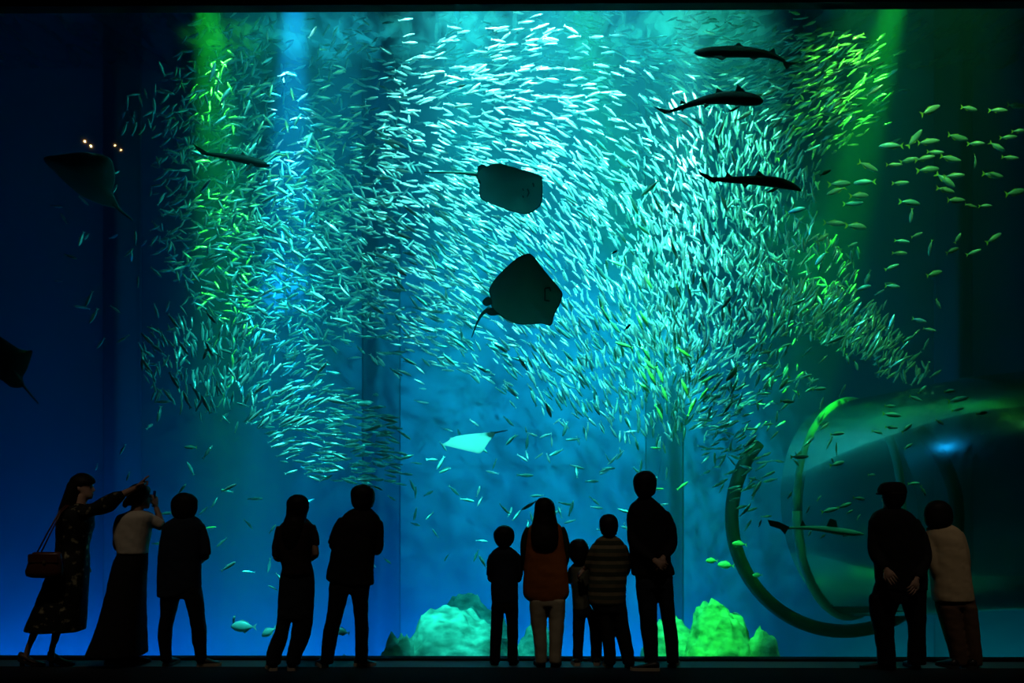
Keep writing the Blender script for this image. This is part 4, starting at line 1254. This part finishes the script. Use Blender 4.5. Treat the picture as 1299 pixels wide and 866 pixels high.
# 5 man in the boxy black shirt
P, hair = build(847, 436, 'man in a boxy black short-sleeved shirt standing with feet apart',
    (460, 616, 649, -22), [(614, 452, 469, .05), (618, 447, 474), (626, 445, 475), (634, 445.5, 475), (640, 447, 473, .085), (645, 451, 469, .06)],
    [(644, 452, 469, .06), (649, 441, 475), (655, 435, 480.5), (665, 429, 482), (680, 425, 480), (692, 422, 477), (710, 418.5, 474.5), (728, 414.5, 474), (735, 415, 474), (741, 428, 474)],
    tophd, 'black_cloth',
    [A((437, 661, 0), (421.5, 692, 0.03), (446, 702, 0.25), back=(-1, 0, 0)), A((479, 664, 0), (480.5, 698, 0.03), (462, 702, 0.25), back=(1, 0, 0))],
    [[(438, 660, 0, 9), (429, 675, 0, 8.5), (423, 690, 0.02, 7.5)], [(477, 663, 0, 8.5), (480, 680, 0, 7), (480, 698, 0.02, 5.8)]],
    [(728, 419, 472), (742, 418, 469), (752, 417.5, 467.5)],
    [[(745, 417.5, 443), (765, 417, 438.6), (781, 415, 434), (797, 411.5, 430), (813, 409, 427), (829, 408, 424), (841, 407.5, 422.5)],
     [(745, 444, 468), (765, 448, 466.6), (781, 450, 466), (797, 451, 467), (813, 451, 466.5), (829, 451, 466.5), (838, 451, 466)]],
    'black_knit', [SH(412, 847, (-0.35, 1), sole='sole_pale'), SH(449, 844.5, (1, 0.2), L=.185, sole='sole_pale')])
P.finish(hair=hair)

# 6 boy in the navy T-shirt
P, hair = build(843.5, 640, 'boy in a dark blue T-shirt and black trousers standing straight',
    (639.5, 668, 696, 0), [(666.5, 634, 645, .04), (669, 629.5, 649.5), (675, 627, 651.7), (682, 627, 652), (688, 629, 650, .08), (693, 633, 646, .06)],
    [(693, 634, 645, .05), (697, 627.5, 651.5), (701, 623.5, 656), (711, 622.5, 657), (730, 623, 657), (750, 623, 657), (764, 624, 657)],
    lambda t: 0.06 + 0.035 * min(1, t * 3), 'navy_cloth',
    [A((625.5, 705, 0), (621.5, 733, 0.02), (634, 740, 0.17), size=.8, back=(-1, 0, 0)), A((655, 705, 0), (659, 733, 0.02), (646, 740, 0.17), size=.8, back=(1, 0, 0))],
    [[(626.5, 704, 0, 5.8), (623, 716, 0, 5.4), (621.5, 730, 0.01, 4.4)], [(653.5, 704, 0, 5.8), (657.5, 716, 0, 5.4), (659, 731, 0.01, 4.4)]],
    [(758, 624, 657, .085), (768, 624, 657, .09), (775, 624, 656.5, .085)],
    [[(768, 623.5, 639.5), (797, 623, 637), (826, 622, 634.6), (839, 622, 634)], [(768, 641.5, 657), (797, 643.5, 657), (826, 644, 656), (839, 644.5, 656)]],
    'black_cloth', [SH(628, 843.5, (-0.05, 1), L=.21, W=.04, high=.06), SH(650.5, 843.5, (0.1, 1), L=.21, W=.04, high=.06)], size=.8, top_name='t_shirt', leg_hd=lambda t: .07 - .025 * t)
P.finish(hair=hair)

# 7 long-haired woman in the rust vest
P, hair = build(846, 694, 'long-haired woman in a rust-orange vest and pale khaki trousers',
    (691, 633, 664, 0), [(631, 685.5, 696.5, .05), (634, 681, 700.5), (642, 678.5, 703), (655, 677, 705, .09), (667, 674.5, 707.5, .07, -.07), (680, 673.5, 708.5, .055, -.11), (690, 675.5, 706.5, .04, -.13), (697, 681, 701, .025, -.13)],
    [(660, 684, 699, .06), (664, 677, 707), (669, 671, 712), (680, 668.5, 714.5), (695, 667, 716), (712, 665.5, 718.5), (730, 664.5, 720), (748, 664, 721.5, .122), (757, 665.5, 720, .114), (764, 674, 712, .10)],
    tophd, 'rust_cloth',
    [A((671, 674, 0), (665.5, 702, 0.03), (672, 726, 0.12), back=(-1, 0, 0)), A((712.5, 674, 0), (717, 702, 0.03), (711, 726, 0.12), back=(1, 0, 0))],
    [[(674, 671, 0, 7.5), (668, 685, 0, 7), (666.2, 704, 0.02, 6.2), (670, 725, 0.09, 5)], [(709, 671, 0, 7.5), (715, 685, 0, 6.8), (716.5, 704, 0.02, 6.2), (712, 725, 0.09, 5)]],
    [(752, 672, 717, .105), (762, 671.5, 717, .108), (768, 672, 716.5, .10)],
    [[(760, 671.5, 694.5), (772, 672, 694), (782, 673, 693), (797, 675, 692.8), (826, 678.6, 693.3), (841, 679.5, 693.5)], [(760, 693.5, 717), (772, 695, 716.5), (782, 696.2, 716), (797, 697, 715), (826, 697, 712), (841, 697, 711.5)]],
    'khaki_cloth', [SH(687, 846.5, (-0.1, 1)), SH(704, 846.5, (0.1, 1))], top_name='vest', sleeve_m='green_cloth')
P.finish(hair=hair)

# 8 small child
P, hair = build(842, 744, 'smallest child in a grey-olive top beside the boy in stripes',
    (734.5, 685.5, 716, 0, 0.0), [(683.5, 729, 740, .04), (687, 724.5, 744), (695, 722, 746), (704, 722.3, 746.5), (710, 725.5, 744, .08), (714.5, 729, 741, .06)],
    [(714, 729.5, 741, .05), (717.5, 725, 746), (723, 723.5, 748.5), (740, 725, 749), (757, 726.5, 748.5), (773, 727, 748)],
    lambda t: 0.055 + 0.03 * min(1, t * 3), 'grey_cloth',
    [A((725.5, 722, 0.02), (723.5, 738, 0.06), (733, 735, 0.16), size=.68, back=(-1, 0, 0)), A((746.5, 722, 0.02), (749, 738, 0.06), (741, 735, 0.16), size=.68, back=(1, 0, 0))],
    [[(726.5, 721, 0.01, 5), (724.5, 728, 0.03, 4.6), (724, 735, 0.05, 4)], [(746, 721, 0.01, 5), (748.5, 728, 0.03, 4.6), (749, 735, 0.05, 4)]],
    [(768, 727, 749, .08), (776, 727, 753, .085), (782, 727.5, 758, .08)],
    [[(774, 727, 743), (797, 727, 741), (826, 727, 739), (839, 727.5, 738.5)], [(774, 743, 759), (797, 748, 763), (826, 750, 763), (839, 750.5, 762.5)]],
    'denim', [SH(732.5, 844.5, (-0.1, 1), L=.18, W=.036, high=.055, sole='sole_pale'), SH(757, 844, (0.1, 1), L=.18, W=.036, high=.055, sole='sole_pale')], size=.75, leg_hd=lambda t: .062 - .02 * t)
P.finish(hair=hair)

# 9 boy in the striped jacket
P, hair = build(848, 780, 'boy in an olive and tan striped jacket and black trousers',
    (772, 654, 683, 0), [(652, 766.5, 777.5, .045), (655, 762, 782), (662, 760.5, 783.5), (670, 761, 783), (675, 764, 781, .08), (680, 767, 778, .06)],
    [(679, 767, 778, .05), (683, 759, 786), (689, 754, 791), (700, 751, 794), (715, 749.5, 795), (730, 748, 795), (750, 746.5, 793.5), (761, 746, 793), (767, 749, 792)],
    lambda t: 0.07 + 0.04 * min(1, t * 3), 'striped',
    [A((756, 694, 0), (747, 716, 0.02), (741, 722, 0.05), size=.85, back=(-1, 0, 0)), A((790, 695, 0), (795, 716, 0.02), (786, 732, 0.17), size=.85, back=(1, 0, 0))],
    [[(757, 693, 0, 6.5), (751, 704, 0, 6.2), (747, 715, 0.02, 5.4), (744, 719, 0.03, 4.4)], [(788.5, 693, 0, 6.5), (793.5, 706, 0, 6), (795.3, 718, 0.02, 5.2), (793, 728, 0.08, 4.2)]],
    [(758, 748, 793, .095), (768, 750, 794, .10), (776, 755, 795, .095)],
    [[(770, 757, 775.5), (797, 762, 778), (826, 766, 780.6), (842, 767, 780)], [(770, 774.5, 794.5), (797, 779.6, 798), (826, 787, 803.5), (842, 790.5, 804)]],
    'black_cloth', [SH(773.5, 847, (-0.05, 1), L=.23, W=.042, sole='sole_pale'), SH(797.5, 847, (0.15, 1), L=.23, W=.042)], size=.88, top_name='jacket', leg_hd=lambda t: .078 - .028 * t)
P.finish(hair=hair)

# 10 tall man with his hands clasped behind him
P, hair = build(848, 836, 'tall man in black with hands clasped behind his back',
    (818.5, 599, 633, 0), [(597, 812, 825.5, .05), (600, 806, 831), (608, 804, 832.3), (617, 804, 832), (624, 806, 830, .09), (630, 810, 826, .07)],
    [(630, 811, 826, .06), (635, 806, 832), (640.5, 800, 838), (648, 797, 845), (657, 796.5, 849), (670, 797, 851), (686, 798, 851), (700, 799, 850), (712, 800, 851), (722, 800.5, 854.5), (729, 801.5, 855.5)],
    tophd, 'black_knit',
    [A((844, 655, 0), (853, 692, -0.06), (841, 708, -0.19), hand_dir=(-0.15, -0.12, -1), back=(0.2, -1, 0), mode='grip', side=1),
     A((802, 655, 0), (803, 692, -0.09), (831, 711, -0.20), hand_dir=(0.8, -0.1, -0.5), back=(0, -1, 0.3), mode='grip', side=-1)],
    [[(841, 652, 0, 8.5), (849, 668, -0.02, 8), (852.3, 690, -0.06, 7), (846, 702, -0.13, 5.4), (842, 706.5, -0.18, 4.6)], [(803, 652, 0, 7.5), (802.5, 670, -0.03, 7), (804.5, 691, -0.09, 6.2), (824, 706, -0.16, 5.2), (830, 710, -0.195, 4.6)]],
    [(720, 806, 853), (736, 806.5, 853), (746, 807, 853)],
    [[(735, 806.7, 832.5), (749, 807.7, 832.5), (781, 811.5, 833), (797, 813, 833.8), (813, 815.6, 834), (832, 818, 834.7), (841, 818.5, 835)],
     [(735, 832.5, 853), (749, 834, 853.5), (781, 839, 856), (797, 841.7, 858), (813, 844, 860), (832, 845.6, 860), (840, 846, 860)]],
    'denim', [SH(836.5, 850.5, (-1, 0.12), L=.24, sole='sole_pale'), SH(852, 846.5, (0.25, 1), sole='sole_pale')], top_name='jumper')
P.finish(hair=hair)

# 11 man in the flat cap
P, hair = build(849.5, 1140, 'older man in a flat cap and dark jacket leaning towards the glass',
    (1132, 615, 647, -35), [(624, 1119, 1149, .095), (631, 1120, 1148.5), (638, 1122, 1146, .085), (644, 1127, 1142, .06)],
    [(644, 1123, 1142, .06), (648, 1113, 1150), (653, 1107, 1157), (663, 1103.5, 1164), (676, 1104, 1168.5), (695, 1106.5, 1171), (717, 1109.5, 1174), (735, 1111, 1176), (747.5, 1113, 1175.5)],
    lambda t: 0.08 + 0.06 * min(1, t * 3), 'black_cloth',
    [A((1159, 665, 0), (1174, 706, -0.03), (1163, 735, -0.17), back=(0.3, -1, 0), side=-1), A((1109, 664, 0), (1109, 700, -0.05), (1124, 722, -0.18), back=(-0.3, -1, 0), side=1)],
    [[(1157, 663, 0, 9.5), (1168, 682, 0, 9), (1174, 706, -0.03, 7.8), (1168, 724, -0.11, 7), (1164, 733, -0.16, 6)], [(1111, 661, 0, 8.5), (1109, 682, -0.02, 8), (1110, 701, -0.05, 8), (1117, 712.5, -0.12, 7.4), (1123.5, 721, -0.17, 6.2)]],
    [(738, 1111, 1175, .12), (752, 1107, 1174, .125), (763, 1104.5, 1173.5, .12)],
    [[(755, 1104, 1141.8), (770, 1103.5, 1138), (781, 1105, 1134), (797, 1109, 1133), (813, 1111.4, 1133.5), (829, 1113.6, 1135), (842, 1114, 1136)], [(755, 1142, 1174), (770, 1145.5, 1173.5), (781, 1149.6, 1173.5), (797, 1153.5, 1173), (813, 1153, 1173), (829, 1152, 1173.8), (842, 1151.5, 1174)]],
    'black_knit', [SH(1136, 848.5, (-1, 0.15), L=.29), SH(1162, 848.5, (0.05, 1), W=.055)], top_name='jacket', leg_hd=lambda t: .10 - .03 * t, cap=False)
P.finish(hair=hair)
S = Shape()
P.rows(S, [(611.5, 1124, 1141, .07), (614, 1118, 1146, .10), (619, 1114.5, 1148.5, .118), (624, 1114, 1149.5, .12), (627, 1116, 1149, .11)], 0.1, 0.0, pw=2.1)
cp = P.part('flat_cap', solid(S, .009, 3, .002), M['black_cloth'])
S = Shape(); P.rows(S, [(624.5, 1112, 1128, .075, .03), (626, 1111.5, 1130, .085, .035), (627.5, 1113, 1130, .08, .035)], .08, .03)
P.part('brim', solid(S, .006, 2), M['black_cloth'], cp)

# 12 woman in the beige jacket
P, hair = build(846, 1222, 'woman with bobbed hair in a loose beige jacket and brown trousers',
    (1190, 637, 668, -8), [(634.6, 1182.5, 1197.5, .05), (638, 1176, 1204), (646, 1173, 1207), (655, 1172.5, 1208), (663, 1174, 1207, .09), (669.5, 1179, 1202, .07)],
    [(664, 1183, 1200, .06), (668, 1178, 1212), (674, 1174.5, 1218), (684, 1175, 1222), (697, 1177.5, 1225), (715, 1179.5, 1228), (735, 1181.5, 1231), (752, 1182.5, 1233.5), (762, 1184, 1234.7)],
    tophd, 'beige_cloth',
    [A((1180, 677, 0), (1182, 710, -0.05), (1189, 737, -0.02), back=(-1, -0.3, 0)), A((1216, 678, 0), (1224, 710, 0.0), (1224, 738, 0.08), back=(1, 0, 0))],
    [[(1181, 675, 0, 7.5), (1181.5, 692, -0.04, 7), (1184, 714, -0.06, 6.4), (1188, 731, -0.04, 5.4)], [(1214, 676, 0, 7.5), (1221, 694, 0, 7), (1224.5, 714, 0.02, 6.4), (1225, 732, 0.06, 5.4)]],
    [(752, 1186, 1234, .105), (764, 1187, 1236, .108), (770, 1190, 1237, .10)],
    [[(768, 1188, 1216.5), (797, 1196, 1219.7), (826, 1204.7, 1226), (843, 1207, 1228)], [(768, 1214, 1237), (797, 1219.7, 1240.5), (826, 1224.5, 1244), (843, 1226, 1245.5)]],
    'brown_cloth', [SH(1213, 848.5, (-0.25, 1), W=.05), SH(1235, 848.5, (0.1, 1), W=.05)], top_name='jacket')
P.finish(hair=hair)

bpy.data.scenes.remove(WORK)
